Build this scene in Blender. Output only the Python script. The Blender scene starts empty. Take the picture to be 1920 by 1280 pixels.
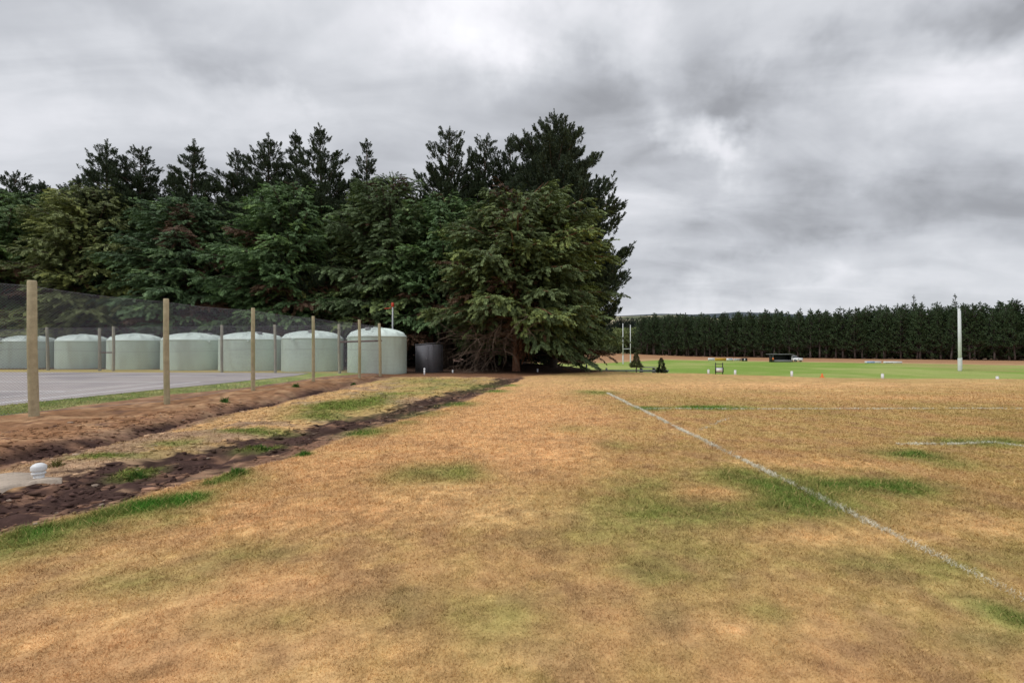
import bpy, math, random
import numpy as np
C = bpy.context.scene
COL = C.collection
R = math.radians
# ------------------------------------------------------------------ camera
F = 880.0; HOR = 653.0; EYE = 1.6
cd = bpy.data.cameras.new("camera"); cam = bpy.data.objects.new("camera", cd); COL.objects.link(cam)
cd.lens = 36 * F / 1920; cd.sensor_width = 36; cd.clip_end = 9000; cd.clip_start = 0.05
cam.location = (0, 0, EYE); cam.rotation_euler = (R(90) + math.atan((HOR - 640) / F), 0, 0)
C.camera = cam
# ------------------------------------------------------------------ light
C.view_settings.view_transform = 'Standard'; C.view_settings.look = 'None'
C.view_settings.exposure = 0.25; C.view_settings.gamma = 1
C.render.film_transparent = False
C.cycles.max_bounces = 6; C.cycles.diffuse_bounces = 3; C.cycles.use_denoising = True
SUN_EL, SUN_AZ = 52, -115        # degrees; azimuth from +Y, clockwise
sl = bpy.data.lights.new("sun", 'SUN'); sun = bpy.data.objects.new("sun", sl); COL.objects.link(sun)
sl.energy = 1.25; sl.angle = R(14); sl.color = (1, .97, .92)
sun.rotation_euler = (R(90 - SUN_EL), 0, R(180 - SUN_AZ) )
world = bpy.data.worlds.new("World"); C.world = world; world.use_nodes = True
nt = world.node_tree; nt.nodes.clear()
def N(t, tree=None, **kw):
    n = (tree or nt).nodes.new(t)
    for k, v in kw.items():
        if k.startswith('i_'):
            key = k[2:]; n.inputs[int(key) if key.isdigit() else key.replace('_', ' ')].default_value = v
        else: setattr(n, k, v)
    return n
def pxdir(px, py):
    a = math.atan((HOR - 640) / F); x = (px - 960) / F; z = (640 - py) / F
    v = np.array([x, math.cos(a) - z * math.sin(a), math.sin(a) + z * math.cos(a)]); return v / np.linalg.norm(v)
def build_world():
    L = nt.links.new
    def val(x):
        return x
    def M(op, a, b=None, c=None, clamp=False):
        n = N('ShaderNodeMath', operation=op, use_clamp=clamp)
        for i, q in enumerate((a, b, c)):
            if q is None: continue
            if isinstance(q, (int, float)): n.inputs[i].default_value = q
            else: L(q, n.inputs[i])
        return n.outputs[0]
    tc = N('ShaderNodeTexCoord'); D = tc.outputs['Generated']
    sp = N('ShaderNodeSeparateXYZ'); L(D, sp.inputs[0]); X, Y, Z = sp.outputs
    zz = M('MAXIMUM', Z, 0.0)
    den = M('ADD', zz, .24)
    cb = N('ShaderNodeCombineXYZ'); L(M('DIVIDE', X, den), cb.inputs[0]); L(M('DIVIDE', Y, den), cb.inputs[1])
    mp = N('ShaderNodeMapping'); mp.inputs['Rotation'].default_value = (0, 0, R(-34)); mp.inputs['Scale'].default_value = (.62, 1.15, 1)
    L(cb.outputs[0], mp.inputs[0])
    def noise(scale, det, rough, off, dist=0.0, src=None):
        m = N('ShaderNodeMapping'); m.inputs['Location'].default_value = off; L(src or mp.outputs[0], m.inputs[0])
        n = N('ShaderNodeTexNoise'); n.inputs['Scale'].default_value = scale; n.inputs['Detail'].default_value = det
        n.inputs['Roughness'].default_value = rough; n.inputs['Distortion'].default_value = dist
        L(m.outputs[0], n.inputs['Vector']); return n.outputs['Fac']
    n1 = noise(1.35, 6, .52, (3.1, 1.7, 0), .35)
    n2 = noise(3.0, 5, .5, (9.3, 4.2, 0), .9)
    n3 = noise(.55, 3, .5, (5.0, 8.2, 2))
    base = M('ADD', M('ADD', M('MULTIPLY', n1, .52), M('MULTIPLY', n2, .30)), M('MULTIPLY', n3, .18))  # ~0.5
    v = M('ADD', M('MULTIPLY', M('SUBTRACT', base, .5), M('MULTIPLY_ADD', M('MINIMUM', M('DIVIDE', zz, .32), 1.0), 1.0, .45)), .575)
    # distorted direction, so that the breaks and banks below have ragged cloud edges
    dn = N('ShaderNodeTexNoise'); dn.inputs['Scale'].default_value = 4.2; dn.inputs['Detail'].default_value = 5; dn.inputs['Roughness'].default_value = .6
    L(D, dn.inputs['Vector'])
    s1 = N('ShaderNodeVectorMath', operation='SUBTRACT'); L(dn.outputs['Color'], s1.inputs[0]); s1.inputs[1].default_value = (.5, .5, .5)
    s2 = N('ShaderNodeVectorMath', operation='SCALE'); L(s1.outputs[0], s2.inputs[0]); s2.inputs['Scale'].default_value = .36
    s3 = N('ShaderNodeVectorMath', operation='ADD'); L(D, s3.inputs[0]); L(s2.outputs[0], s3.inputs[1])
    DD = s3.outputs[0]
    # cloud banks: centre, half widths (as angles in the photo's pixels), amount, tilt
    banks = [(270, 40, 420, 110, -.20, -6), (1800, 25, 420, 80, -.27, 0), (1240, 180, 300, 80, -.07, -8),
             (1700, 410, 420, 70, -.12, -4), (1330, 505, 300, 55, -.13, 0), (1300, 255, 100, 42, .36, -28), (925, 50, 100, 90, .27, 10),
             (1590, 110, 190, 80, .30, -35), (370, 130, 220, 60, .17, -10), (640, 260, 560, 130, .05, 0), (1560, 520, 460, 40, .08, 0),
             (60, 330, 200, 240, .05, 0), (1180, 100, 130, 60, .2, -30), (1520, 600, 600, 34, .10, 0), (100, 110, 180, 60, -.05, 0)]
    for (px, py, rx, ry, amt, tilt) in banks:
        c = pxdir(px, py); right = np.cross(c, (0, 0, 1)); right /= np.linalg.norm(right); up = np.cross(right, c)
        t = R(-tilt); a1 = right * math.cos(t) - up * math.sin(t) ; a2 = right * math.sin(t) + up * math.cos(t)
        sc = float(c[1]) / F
        d1 = N('ShaderNodeVectorMath', operation='DOT_PRODUCT'); L(DD, d1.inputs[0]); d1.inputs[1].default_value = a1 / (rx * sc)
        d2 = N('ShaderNodeVectorMath', operation='DOT_PRODUCT'); L(DD, d2.inputs[0]); d2.inputs[1].default_value = a2 / (ry * sc)
        d3 = N('ShaderNodeVectorMath', operation='DOT_PRODUCT'); L(D, d3.inputs[0]); d3.inputs[1].default_value = c
        q = M('ADD', M('MULTIPLY', d1.outputs['Value'], d1.outputs['Value']), M('MULTIPLY', d2.outputs['Value'], d2.outputs['Value']))
        g = M('POWER', 2.718, M('MULTIPLY', q, -.8))
        g = M('MULTIPLY', g, M('GREATER_THAN', d3.outputs['Value'], 0.0))
        v = M('ADD', v, M('MULTIPLY', g, amt))
    # brighter towards the zenith, out of frame (an overcast sky is)
    zen = N('ShaderNodeMapRange', interpolation_type='SMOOTHSTEP'); L(Z, zen.inputs[0])
    zen.inputs[1].default_value = .62; zen.inputs[2].default_value = .95; zen.inputs[3].default_value = 1; zen.inputs[4].default_value = 1.9
    rp = N('ShaderNodeValToRGB'); L(v, rp.inputs[0]); e = rp.color_ramp.elements
    e[0].position = .15; e[0].color = (.20, .20, .22, 1); e[1].position = 1.0; e[1].color = (.98, .98, 1.0, 1)
    for p, c in ((.35, (.32, .33, .355, 1)), (.5, (.47, .485, .52, 1)), (.62, (.59, .605, .64, 1)), (.8, (.80, .80, .84, 1))):
        x = e.new(p); x.color = c
    mx = N('ShaderNodeVectorMath', operation='SCALE'); L(rp.outputs[0], mx.inputs[0]); L(zen.outputs[0], mx.inputs['Scale'])
    sky = N('ShaderNodeTexSky', sky_type='NISHITA', sun_disc=False, sun_elevation=R(SUN_EL), sun_rotation=R(SUN_AZ))
    b1 = N('ShaderNodeBackground'); L(sky.outputs[0], b1.inputs[0]); b1.inputs[1].default_value = .06
    b2 = N('ShaderNodeBackground'); L(mx.outputs[0], b2.inputs[0]); b2.inputs[1].default_value = 1.0
    ms = N('ShaderNodeMixShader', i_0=.95); L(b1.outputs[0], ms.inputs[1]); L(b2.outputs[0], ms.inputs[2])
    o = N('ShaderNodeOutputWorld'); L(ms.outputs[0], o.inputs[0])
build_world()
# ------------------------------------------------------------------ materials
def mat(name, col=(.5, .5, .5), rough=.8, attr=False, nscale=0, namt=.2, bump=0, bscale=40, metal=0, spec=.3, detail=4, stain=None):
    m = bpy.data.materials.new(name); m.use_nodes = True; t = m.node_tree; b = t.nodes['Principled BSDF']
    b.inputs['Roughness'].default_value = rough; b.inputs['Metallic'].default_value = metal
    b.inputs['Specular IOR Level'].default_value = spec
    L = t.links.new
    tc = t.nodes.new('ShaderNodeTexCoord').outputs['Object']
    if attr:
        a = t.nodes.new('ShaderNodeAttribute'); a.attribute_name = 'Col'; out = a.outputs['Color']
    else:
        a = t.nodes.new('ShaderNodeRGB'); a.outputs[0].default_value = (*col, 1); out = a.outputs[0]
    if nscale:
        for sc, am in ((nscale, namt), (nscale * 6.3, namt * .7)):
            n = t.nodes.new('ShaderNodeTexNoise'); n.inputs['Scale'].default_value = sc; n.inputs['Detail'].default_value = detail
            L(tc, n.inputs['Vector'])
            r = t.nodes.new('ShaderNodeMapRange'); L(n.outputs['Fac'], r.inputs[0]); r.inputs[1].default_value = .25; r.inputs[2].default_value = .75
            r.inputs[3].default_value = 1 - am; r.inputs[4].default_value = 1 + am
            s = t.nodes.new('ShaderNodeVectorMath'); s.operation = 'SCALE'; L(out, s.inputs[0]); L(r.outputs[0], s.inputs['Scale']); out = s.outputs[0]
    if stain:   # (colour, scale xyz, low, high)
        mp = t.nodes.new('ShaderNodeMapping'); mp.inputs['Scale'].default_value = stain[1]; L(tc, mp.inputs[0])
        n = t.nodes.new('ShaderNodeTexNoise'); n.inputs['Scale'].default_value = 1; n.inputs['Detail'].default_value = 5; L(mp.outputs[0], n.inputs['Vector'])
        r = t.nodes.new('ShaderNodeMapRange'); L(n.outputs['Fac'], r.inputs[0]); r.inputs[1].default_value = stain[2]; r.inputs[2].default_value = stain[3]
        mx = t.nodes.new('ShaderNodeMix'); mx.data_type = 'RGBA'; L(r.outputs[0], mx.inputs[0]); L(out, mx.inputs[6]); mx.inputs[7].default_value = (*stain[0], 1); out = mx.outputs[2]
    L(out, b.inputs['Base Color'])
    if bump:
        n = t.nodes.new('ShaderNodeTexNoise'); n.inputs['Scale'].default_value = bscale; n.inputs['Detail'].default_value = 5; L(tc, n.inputs['Vector'])
        bp = t.nodes.new('ShaderNodeBump'); bp.inputs['Strength'].default_value = bump; bp.inputs['Distance'].default_value = .03
        L(n.outputs['Fac'], bp.inputs['Height']); L(bp.outputs[0], b.inputs['Normal'])
    return m
MAT = dict(
    ground=mat('ground', attr=True, rough=1, nscale=9, namt=.2, bump=.5, bscale=26, spec=.05, detail=6),
    blade=mat('blade', attr=True, rough=.9, spec=.1),
    leaf=mat('leaf', attr=True, rough=.6, spec=.22),
    bark=mat('bark', (.11, .085, .07), .95, nscale=6, namt=.35, bump=.6, bscale=14, spec=.1),
    redbark=mat('red_bark', (.26, .135, .085), .95, nscale=6, namt=.35, bump=.6, bscale=14, spec=.1),
    palebark=mat('pale_bark', (.12, .10, .095), .95, nscale=3, namt=.35, spec=.1),
    greybark=mat('grey_bark', (.22, .19, .18), .95, nscale=3, namt=.35, spec=.1),
    deadwood=mat('dead_wood', (.20, .15, .115), .95, nscale=5, namt=.4, spec=.1),
    tank=mat('tank_green', (.60, .72, .63), .5, nscale=.9, namt=.05, spec=.35, stain=((.44, .49, .40), (1.4, 1.4, .25), .48, .85)),
    tanklid=mat('tank_lid', (.68, .78, .72), .5, nscale=2, namt=.05),
    asphalt=mat('asphalt', (.39, .35, .335), .95, nscale=.35, namt=.10, bump=.15, bscale=120, spec=.1, stain=((.24, .225, .235), (.25, .25, .25), .5, .72)),
    paint=mat('white_paint', (.80, .80, .80), .8, nscale=5, namt=.14),
    post=mat('fence_post', (.42, .36, .235), .9, nscale=7, namt=.2, bump=.3, bscale=22, spec=.1, stain=((.33, .33, .18), (3.5, 3.5, .7), .5, .7)),
    oldpost=mat('old_post', (.37, .345, .27), .9, nscale=7, namt=.2, spec=.1, stain=((.27, .26, .2), (3, 3, .7), .46, .66)),
    rail=mat('rail', (.16, .10, .08), .9, nscale=8, namt=.25),
    wire=mat('wire', (.26, .26, .30), .6, spec=.3),
    shed=mat('shed', (.15, .15, .165), .95, nscale=2, namt=.06, spec=.05),
    pole=mat('pole', (.42, .44, .46), .5, nscale=4, namt=.1),
    red=mat('red', (.55, .06, .035), .5, nscale=9, namt=.15),
    white=mat('white', (.80, .81, .82), .45, nscale=6, namt=.05),
    goal=mat('goal_white', (.66, .68, .69), .5, nscale=2, namt=.08),
    pipe=mat('pipe_white', (.74, .75, .76), .4, nscale=9, namt=.08, stain=((.5, .45, .38), (9, 9, 14), .56, .75)),
    concrete=mat('concrete', (.58, .475, .375), .95, nscale=7, namt=.14, bump=.3, bscale=40, stain=((.34, .26, .2), (3, 3, 3), .52, .78)),
    dark=mat('dark', (.03, .032, .035), .6, nscale=4, namt=.15),
    grey=mat('grey', (.25, .25, .26), .8, nscale=4, namt=.15),
    yellow=mat('yellow', (.55, .33, .04), .6, nscale=2, namt=.2),
    blue=mat('blue', (.30, .45, .72), .6, nscale=2, namt=.15),
    orange=mat('orange', (.75, .20, .05), .6, nscale=6, namt=.1),
    glass=mat('car_glass', (.03, .035, .04), .1, spec=.6, nscale=3, namt=.05),
    tyre=mat('tyre', (.03, .03, .03), .9, nscale=9, namt=.1),
    hill=mat('hill', attr=True, rough=1, nscale=.02, namt=.15, spec=.05),
    stone=mat('stone', attr=True, rough=1, nscale=14, namt=.2, spec=.05),
)
# ------------------------------------------------------------------ numpy helpers
def lerp(a, b, t): return a + (b - a) * t
def sst(x, a, b):
    t = np.clip((x - a) / (b - a), 0, 1); return t * t * (3 - 2 * t)
def _h(ix, iy, s):
    n = (ix.astype(np.int64) * 374761393 + iy.astype(np.int64) * 668265263 + s * 1442695041) & 0xffffffff
    n = ((n ^ (n >> 13)) * 1274126177) & 0xffffffff
    return ((n ^ (n >> 16)) & 0xffffff) / float(0xffffff)
def vn(x, y, s=0):
    ix = np.floor(x); iy = np.floor(y); fx = x - ix; fy = y - iy
    fx = fx * fx * (3 - 2 * fx); fy = fy * fy * (3 - 2 * fy)
    return lerp(lerp(_h(ix, iy, s), _h(ix + 1, iy, s), fx), lerp(_h(ix, iy + 1, s), _h(ix + 1, iy + 1, s), fx), fy)
def fbm(x, y, f=1., s=0, o=4, g=.5):
    r = 0; a = 1; t = 0
    for i in range(o):
        r = r + a * vn(x * f + 17.3 * i, y * f - 9.1 * i, s + i); t += a; a *= g; f *= 2.03
    return r / t
def P(px, py, z=0.):
    Y = (EYE - z) * F / (py - HOR); return ((px - 960) / F * Y, Y)
def PY(px, Y): return (px - 960) / F * Y
def PZ(py, Y): return EYE - (py - HOR) / F * Y
def mk(name, V, Fs, m, parent=None, col=None, smooth=False, loc=None):
    """V (n,3); Fs list of int arrays (m,k)"""
    me = bpy.data.meshes.new(name); V = np.asarray(V, np.float32)
    if not isinstance(Fs, list): Fs = [Fs]
    Fs = [np.asarray(f, np.int32) for f in Fs if len(f)]
    me.vertices.add(len(V)); me.vertices.foreach_set('co', V.ravel())
    lv = np.concatenate([f.ravel() for f in Fs]); cnt = np.concatenate([np.full(len(f), f.shape[1], np.int32) for f in Fs])
    st = np.concatenate([[0], np.cumsum(cnt)[:-1]]).astype(np.int32)
    me.loops.add(len(lv)); me.loops.foreach_set('vertex_index', lv)
    me.polygons.add(len(cnt)); me.polygons.foreach_set('loop_start', st); me.polygons.foreach_set('loop_total', cnt)
    if smooth: me.polygons.foreach_set('use_smooth', np.ones(len(cnt), bool))
    me.update(calc_edges=True)
    if col is not None:
        a = me.color_attributes.new('Col', 'FLOAT_COLOR', 'POINT')
        c = np.ones((len(V), 4), np.float32); c[:, :3] = col; a.data.foreach_set('color', c.ravel())
    me.materials.append(MAT[m] if isinstance(m, str) else m)
    o = bpy.data.objects.new(name, me); COL.objects.link(o)
    if parent is not None: o.parent = parent
    if loc is not None: o.location = loc
    return o
def tag(o, label=None, cat=None, group=None, kind=None):
    if label: o['label'] = label
    if cat: o['category'] = cat
    if group: o['group'] = group
    if kind: o['kind'] = kind
    return o
def empty(name, loc, label, cat, group=None, rz=0):
    o = bpy.data.objects.new(name, None); COL.objects.link(o); o.location = loc; o.rotation_euler = (0, 0, rz); o.empty_display_size = .2
    return tag(o, label, cat, group)
def copy_tree(o, parent=None):
    c = o.copy(); COL.objects.link(c)
    if parent is not None: c.parent = parent
    for ch in list(o.children): copy_tree(ch, c)
    return c
class MB:
    def __init__(s): s.V = []; s.F = {}; s.n = 0; s.C = []
    def add(s, V, Fs, col=None):
        V = np.asarray(V, float)
        for f in (Fs if isinstance(Fs, list) else [Fs]):
            f = np.asarray(f, int)
            if len(f): s.F.setdefault(f.shape[1], []).append(f + s.n)
        s.V.append(V); s.n += len(V)
        if col is not None: s.C.append(np.broadcast_to(col, (len(V), 3)))
        return s
    def box(s, c, d, rz=0, taper=1, col=None):
        x, y, z = np.array(d) / 2
        V = np.array([[-x, -y, -z], [x, -y, -z], [x, y, -z], [-x, y, -z], [-x * taper, -y * taper, z], [x * taper, -y * taper, z], [x * taper, y * taper, z], [-x * taper, y * taper, z]])
        ca, sa = math.cos(rz), math.sin(rz); V = V @ np.array([[ca, sa, 0], [-sa, ca, 0], [0, 0, 1]]) + np.array(c)
        return s.add(V, [[[0, 3, 2, 1], [4, 5, 6, 7], [0, 1, 5, 4], [1, 2, 6, 5], [2, 3, 7, 6], [3, 0, 4, 7]]], col)
    def tube(s, pts, rad, k=6, cap=True, col=None):
        pts = np.asarray(pts, float); n = len(pts); rad = np.broadcast_to(rad, (n,))
        T = np.gradient(pts, axis=0); T /= np.linalg.norm(T, axis=1)[:, None] + 1e-9
        ref = np.array([0, 0, 1.]) if abs(T[:, 2]).mean() < .8 else np.array([1., 0, 0])
        A = np.cross(T, ref); A /= np.linalg.norm(A, axis=1)[:, None] + 1e-9; B = np.cross(T, A)
        th = np.arange(k) / k * 2 * math.pi
        V = pts[:, None] + rad[:, None, None] * (A[:, None] * np.cos(th)[None, :, None] + B[:, None] * np.sin(th)[None, :, None])
        i = np.arange(n - 1)[:, None] * k; j = np.arange(k)[None]; j2 = (j + 1) % k
        Fq = np.stack([i + j, i + k + j, i + k + j2, i + j2], -1).reshape(-1, 4)
        Fs = [Fq]
        if cap: Fs += [np.arange(k)[None], (np.arange(k)[::-1] + (n - 1) * k)[None]]
        return s.add(V.reshape(-1, 3), Fs, col)
    def lathe(s, prof, k=32, c=(0, 0, 0), col=None):
        prof = np.asarray(prof, float); n = len(prof); th = np.arange(k) / k * 2 * math.pi
        V = np.stack([prof[:, 0:1] * np.cos(th), prof[:, 0:1] * np.sin(th), np.repeat(prof[:, 1:2], k, 1)], -1) + np.array(c)
        i = np.arange(n - 1)[:, None] * k; j = np.arange(k)[None]; j2 = (j + 1) % k
        return s.add(V.reshape(-1, 3), [np.stack([i + j, i + j2, i + k + j2, i + k + j], -1).reshape(-1, 4)], col)
    def build(s, name, m, parent=None, smooth=False, loc=None):
        return mk(name, np.concatenate(s.V), [np.concatenate(v) for v in s.F.values()], m, parent, np.concatenate(s.C) if s.C else None, smooth, loc)
# ------------------------------------------------------------------ terrain
LE = np.array([P(-300, 1080), P(0, 1000), P(200, 950), P(400, 893), P(560, 853), P(700, 805), P(860, 756), P(955, 722), P(985, 709)])
DS = np.array([P(-150, 990), P(40, 935), P(150, 905), P(300, 872), P(450, 842), P(560, 812), P(700, 781), P(800, 756), P(890, 729), P(950, 713)])
DSW = [1.0, 1.0, 1.0, 1.0, .85, .8, .85, .75, .65, .7]
FL = np.array([(-11.7, 7.2), (-10.6, 10.35), (-9.8, 13.3), (-9.4, 17.1), (-9.1, 21.6), (-8.07, 24.9), (-7.6, 27.2)])
def lawn_x(y): return np.interp(y, LE[:, 1], LE[:, 0])
def strip_x(y): return np.interp(y, DS[:, 1], DS[:, 0])
def fence_x(y): return np.interp(y, FL[:, 1], FL[:, 0])
def rim_y(x): return np.interp(x, [-300, -60, 0, 4.5, 6.5, 9, 12, 16.5, 27, 60, 300], [70, 62, 58, 44, 34.5, 32.2, 30.6, 26.8, 24.8, 24, 22]) + .35 * np.sin(x * .55) + .2 * np.sin(x * 1.7)
def court_edge(y): return np.interp(y, [5, 12.2, 17.7, 19.5, 22, 25.4, 40], [-13.9, -13.3, -12.7, -12.4, -12.2, -11.8, -11.7])
def berm_x(y): return np.interp(y, [5, 10.5, 15.2, 16.5, 18.1, 21.6, 25, 27.2, 40], [-12.0, -11.35, -11.1, -10.6, -10.1, -10.0, -10.0, -9.0, -8.0])
def H(x, y):
    x = np.asarray(x, float); y = np.asarray(y, float)
    z = .035 * (fbm(x, y, .18, 5, 3) - .5) * sst(x, lawn_x(y) - .3, lawn_x(y) + 1.5)
    lx, sx, fx = lawn_x(y), strip_x(y), fence_x(y)
    near = 1 - sst(y, 24, 29)
    soil = sst(-x, -lx - .15, -lx + .25) * (1 - sst(berm_x(y) - x, 0, .3))          # between lawn edge and fence
    rough = (fbm(x, y, 2.1, 11, 4, .6) - .5) * .26 + (fbm(x, y, 7, 31, 3, .6) - .5) * .13
    w = np.interp(y, DS[:, 1], DSW)
    d = (x - sx) / w
    z += soil * near * (-.10 * np.exp(-(d ** 2) * 1.2) + rough * (.35 + .65 * np.exp(-d ** 2)))
    tr = x + 7.45
    z += soil * near * (-.20 * np.exp(-((tr + .12 * np.sin(y * 1.3) + .25 * (fbm(x, y, .9, 44, 3) - .5)) / .38) ** 2))
    ber = sst(-x, 7.3, 8.3) * near * (1 - sst(-x, -berm_x(y) - .4, -berm_x(y) + .1)); z += ber * (.05 + .14 * (fbm(x, y, 1.2, 21, 4) - .45) + .05 * (fbm(x, y, 5, 24, 3) - .5))
    z = lerp(z, .1, sst(-x, -fx - .6, -berm_x(y)) * (1 - sst(y, 36, 44)) * (1 - sst(-y, -3, 0)))
    z = lerp(z, -.035, np.exp(-(np.maximum(0, np.abs(x + 6.9) - .9) / .25) ** 2 - (np.maximum(0, np.abs(y - 5.85) - .3) / .2) ** 2))
    s = y - rim_y(x)
    z -= sst(s, -1.0, 9.) * 1.5
    z += sst(y, 158, 196) * sst(-x, -75, -40) * .95
    z += .25 * (fbm(x, y, .05, 41, 3) - .5) * sst(s, 6, 25) * sst(y, 80, 150)
    return z
T_TAN = np.array([.635, .375, .175]); T_STR = np.array([.65, .435, .205]); T_OLV = np.array([.315, .235, .08]); T_GRN = np.array([.115, .185, .035])
T_LUSH = np.array([.075, .19, .025]); T_BRN = np.array([.36, .21, .11]); S_BRN = np.array([.215, .122, .08]); S_DRK = np.array([.065, .038, .032]); S_PNK = np.array([.38, .25, .155])
# grass patches as seen: centre and half size in photo pixels, strength, 0 = green 1 = lush 2 = dark 3 = straw 4 = tan
PATCH = [(815, 887, 95, 16, .75, 0), (868, 885, 34, 16, .7, 1), (760, 890, 40, 12, .5, 0), (1190, 915, 110, 26, .5, 0), (1470, 925, 90, 34, .85, 0), (1480, 950, 60, 20, .6, 1), (1640, 912, 130, 18, .75, 0),
         (1400, 890, 90, 14, .4, 0), (1240, 960, 130, 40, .4, 0), (1700, 850, 60, 9, .8, 0), (1850, 828, 110, 9, .6, 0), (1750, 868, 70, 9, .45, 0), (1330, 764, 60, 4, .9, 1), (1215, 766, 32, 4, .9, 1), (1120, 734, 34, 4, .7, 0),
         (1068, 805, 40, 9, .55, 0), (1150, 835, 60, 12, .45, 0), (1270, 1165, 42, 28, .65, 2), (1900, 1150, 60, 40, .6, 0), (1210, 1070, 60, 30, .4, 0), (1750, 1050, 200, 30, .35, 0), (1440, 1155, 60, 30, .35, 0),
         (1460, 960, 320, 25, .25, 0), (1250, 1020, 260, 60, .3, 0), (470, 1035, 110, 26, .35, 0), (270, 1085, 120, 30, .4, 0), (500, 1160, 160, 30, .25, 0), (830, 925, 100, 20, .6, 3), (950, 960, 120, 24, .5, 3), (620, 880, 120, 30, .5, 4),
         (900, 800, 160, 50, .6, 4), (1010, 760, 120, 30, .5, 4), (420, 960, 160, 30, .55, 4), (1050, 850, 80, 30, .5, 4), (620, 960, 200, 24, .5, 4), (760, 1200, 200, 50, .3, 4), (120, 1200, 160, 60, .3, 4), (1330, 1180, 150, 30, .4, 4),
         (1330, 925, 90, 14, .5, 4), (1500, 1010, 200, 24, .4, 4), (1780, 980, 120, 20, .4, 4), (1560, 870, 140, 9, .5, 4), (700, 1120, 90, 24, .35, 2), (1850, 1200, 80, 30, .35, 2), (880, 1150, 150, 40, .3, 0), (1420, 722, 460, 8, .6, 4), (1660, 745, 260, 6, .45, 4)]
# patches among the soil strips
MPATCH = [(640, 760, 60, 11, 1.), (690, 752, 40, 8, .9), (590, 778, 40, 6, .8), (480, 806, 50, 5, .8), (200, 855, 50, 6, .9), (262, 878, 26, 9, 1.), (490, 832, 34, 6, 1.), (740, 738, 60, 5, .6), (860, 722, 60, 4, .5), (800, 728, 60, 4, .5), (330, 832, 50, 6, .5), (820, 714, 80, 5, .5)]
WR = [(120, 1010, 110, .45), (330, 965, 90, .4), (20, 1030, 90, .5), (470, 900, 60, .35), (350, 935, 55, 1.), (280, 945, 60, 1.), (180, 970, 60, .75), (60, 1000, 60, .8), (430, 895, 40, .7), (450, 885, 24, .9), (395, 905, 18, .9), (570, 850, 20, .9), (700, 808, 60, .55), (680, 812, 30, .7), (800, 775, 50, .5), (860, 757, 40, .8), (930, 733, 30, .8), (955, 722, 22, .95), (760, 792, 30, .5)]
def gcol(x, y):
    x = np.asarray(x, float); y = np.asarray(y, float)
    wx = x + .5 * (fbm(x, y, .9, 3, 3) - .5) * 2; wy = y + .5 * (fbm(x, y, .9, 4, 3) - .5) * 2
    n1 = fbm(x, y, .42, 7, 4); n2 = fbm(x, y, 1.7, 8, 4, .6); n3 = fbm(x, y, 6., 9, 3, .6); n4 = fbm(x, y, 19., 10, 2)
    olive = np.clip(sst(n1, .44, .66) * .48 + sst(x, .2, 5.0) * .70 - .04, 0, 1)
    olive = np.clip(olive + (n2 - .5) * 1.5 + (n3 - .5) * .7, 0, 1)[:, None]
    c = lerp(T_TAN, T_OLV * 1.12, olive * .92)
    c = lerp(c, T_STR, (sst(n2 * .6 + n4 * .4, .5, .72) * .45)[:, None])
    c = lerp(c, T_BRN, (sst(fbm(x, y, 3.3, 18, 4, .6), .52, .72) * .55)[:, None])
    far = sst(y, 9, 22)[:, None]
    c = lerp(c, lerp(T_TAN, T_STR, .35 + .0 * olive) * np.array([.93, .95, .92]), far * .45 * (1 - olive * .7))
    def ell(px, py, rx, ry):
        cx, cy = P(px, py); sx = rx / F * cy; sy = cy * cy / 1408 * ry
        jx = np.where(sx < .5, lerp(x, wx, .3), lerp(x, wx, .7)); jy = np.where(sy < .5, lerp(y, wy, .3), lerp(y, wy, .7))
        return np.exp(-(((jx - cx) / sx) ** 2 + ((jy - cy) / sy) ** 2) * .9)
    kinds = [T_GRN, T_LUSH, np.array([.12, .11, .05]), T_STR, T_TAN * 1.03]
    for (px, py, rx, ry, st, kd) in PATCH:
        g = np.clip(ell(px, py, rx, ry) * (.55 + .9 * n3) * st * 1.25, 0, 1)[:, None]
        c = lerp(c, kinds[kd] * (.8 + .5 * n4[:, None]), g)
    c = c * (.82 + .36 * n4)[:, None] * (.78 + .44 * n3)[:, None] * (.84 + .32 * n2)[:, None]
    # --- soil side
    lx, sx, fx = lawn_x(y), strip_x(y), fence_x(y)
    e = .22 * (n2 - .5) * 2 + .1 * (n3 - .5)
    soil = sst(lx + e - x, -.02, .14)
    soilc = lerp(S_BRN, S_PNK, (sst(fbm(x, y, 2.7, 22, 4, .6), .5, .72) * .7)[:, None])
    soilc = lerp(soilc, S_DRK * 1.6, (sst(fbm(x, y, 4.2, 23, 4, .65), .55, .75) * .7)[:, None])
    w = np.interp(y, DS[:, 1], DSW)
    d = np.abs(x - sx) / w + (n2 - .5) * 1.0 + (n3 - .5) * .9 + (n4 - .5) * .4
    mid = sst(sx - .55 * w + e - x, .0, .35) * sst(x + 7.0 + e, .0, .5)               # dry grass between strip and trench
    midc = lerp(lerp(T_STR, T_TAN, .5) * .92, S_PNK * 1.05, (sst(fbm(x, y, 1.6, 25, 4, .6) + .25 * (1 - sst(y, 7, 12)), .45, .68))[:, None])
    midc = lerp(midc, T_OLV * 1.1, (sst(fbm(x, y, 1.1, 26, 4), .5, .7) * .5)[:, None])
    soilc = lerp(soilc, midc, mid[:, None])
    dk = (1 - sst(d, .76, .98)) * (y < 25)
    darkc = lerp(S_DRK, S_BRN * 1.15, sst(fbm(x, y, 3.7, 27, 4, .65), .56, .74)[:, None] * .8)
    soilc = lerp(soilc, darkc, dk[:, None])
    tr = np.abs(x + 7.42 + .28 * (fbm(x, y, .8, 28, 3) - .5) * 2) / .33
    soilc = lerp(soilc, S_DRK * .9, ((1 - sst(tr, .6, 1.3)) * (1 - sst(y, 19, 23)) * sst(n2, .25, .5))[:, None])
    ber = sst(-x, 7.6, 8.2)
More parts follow.
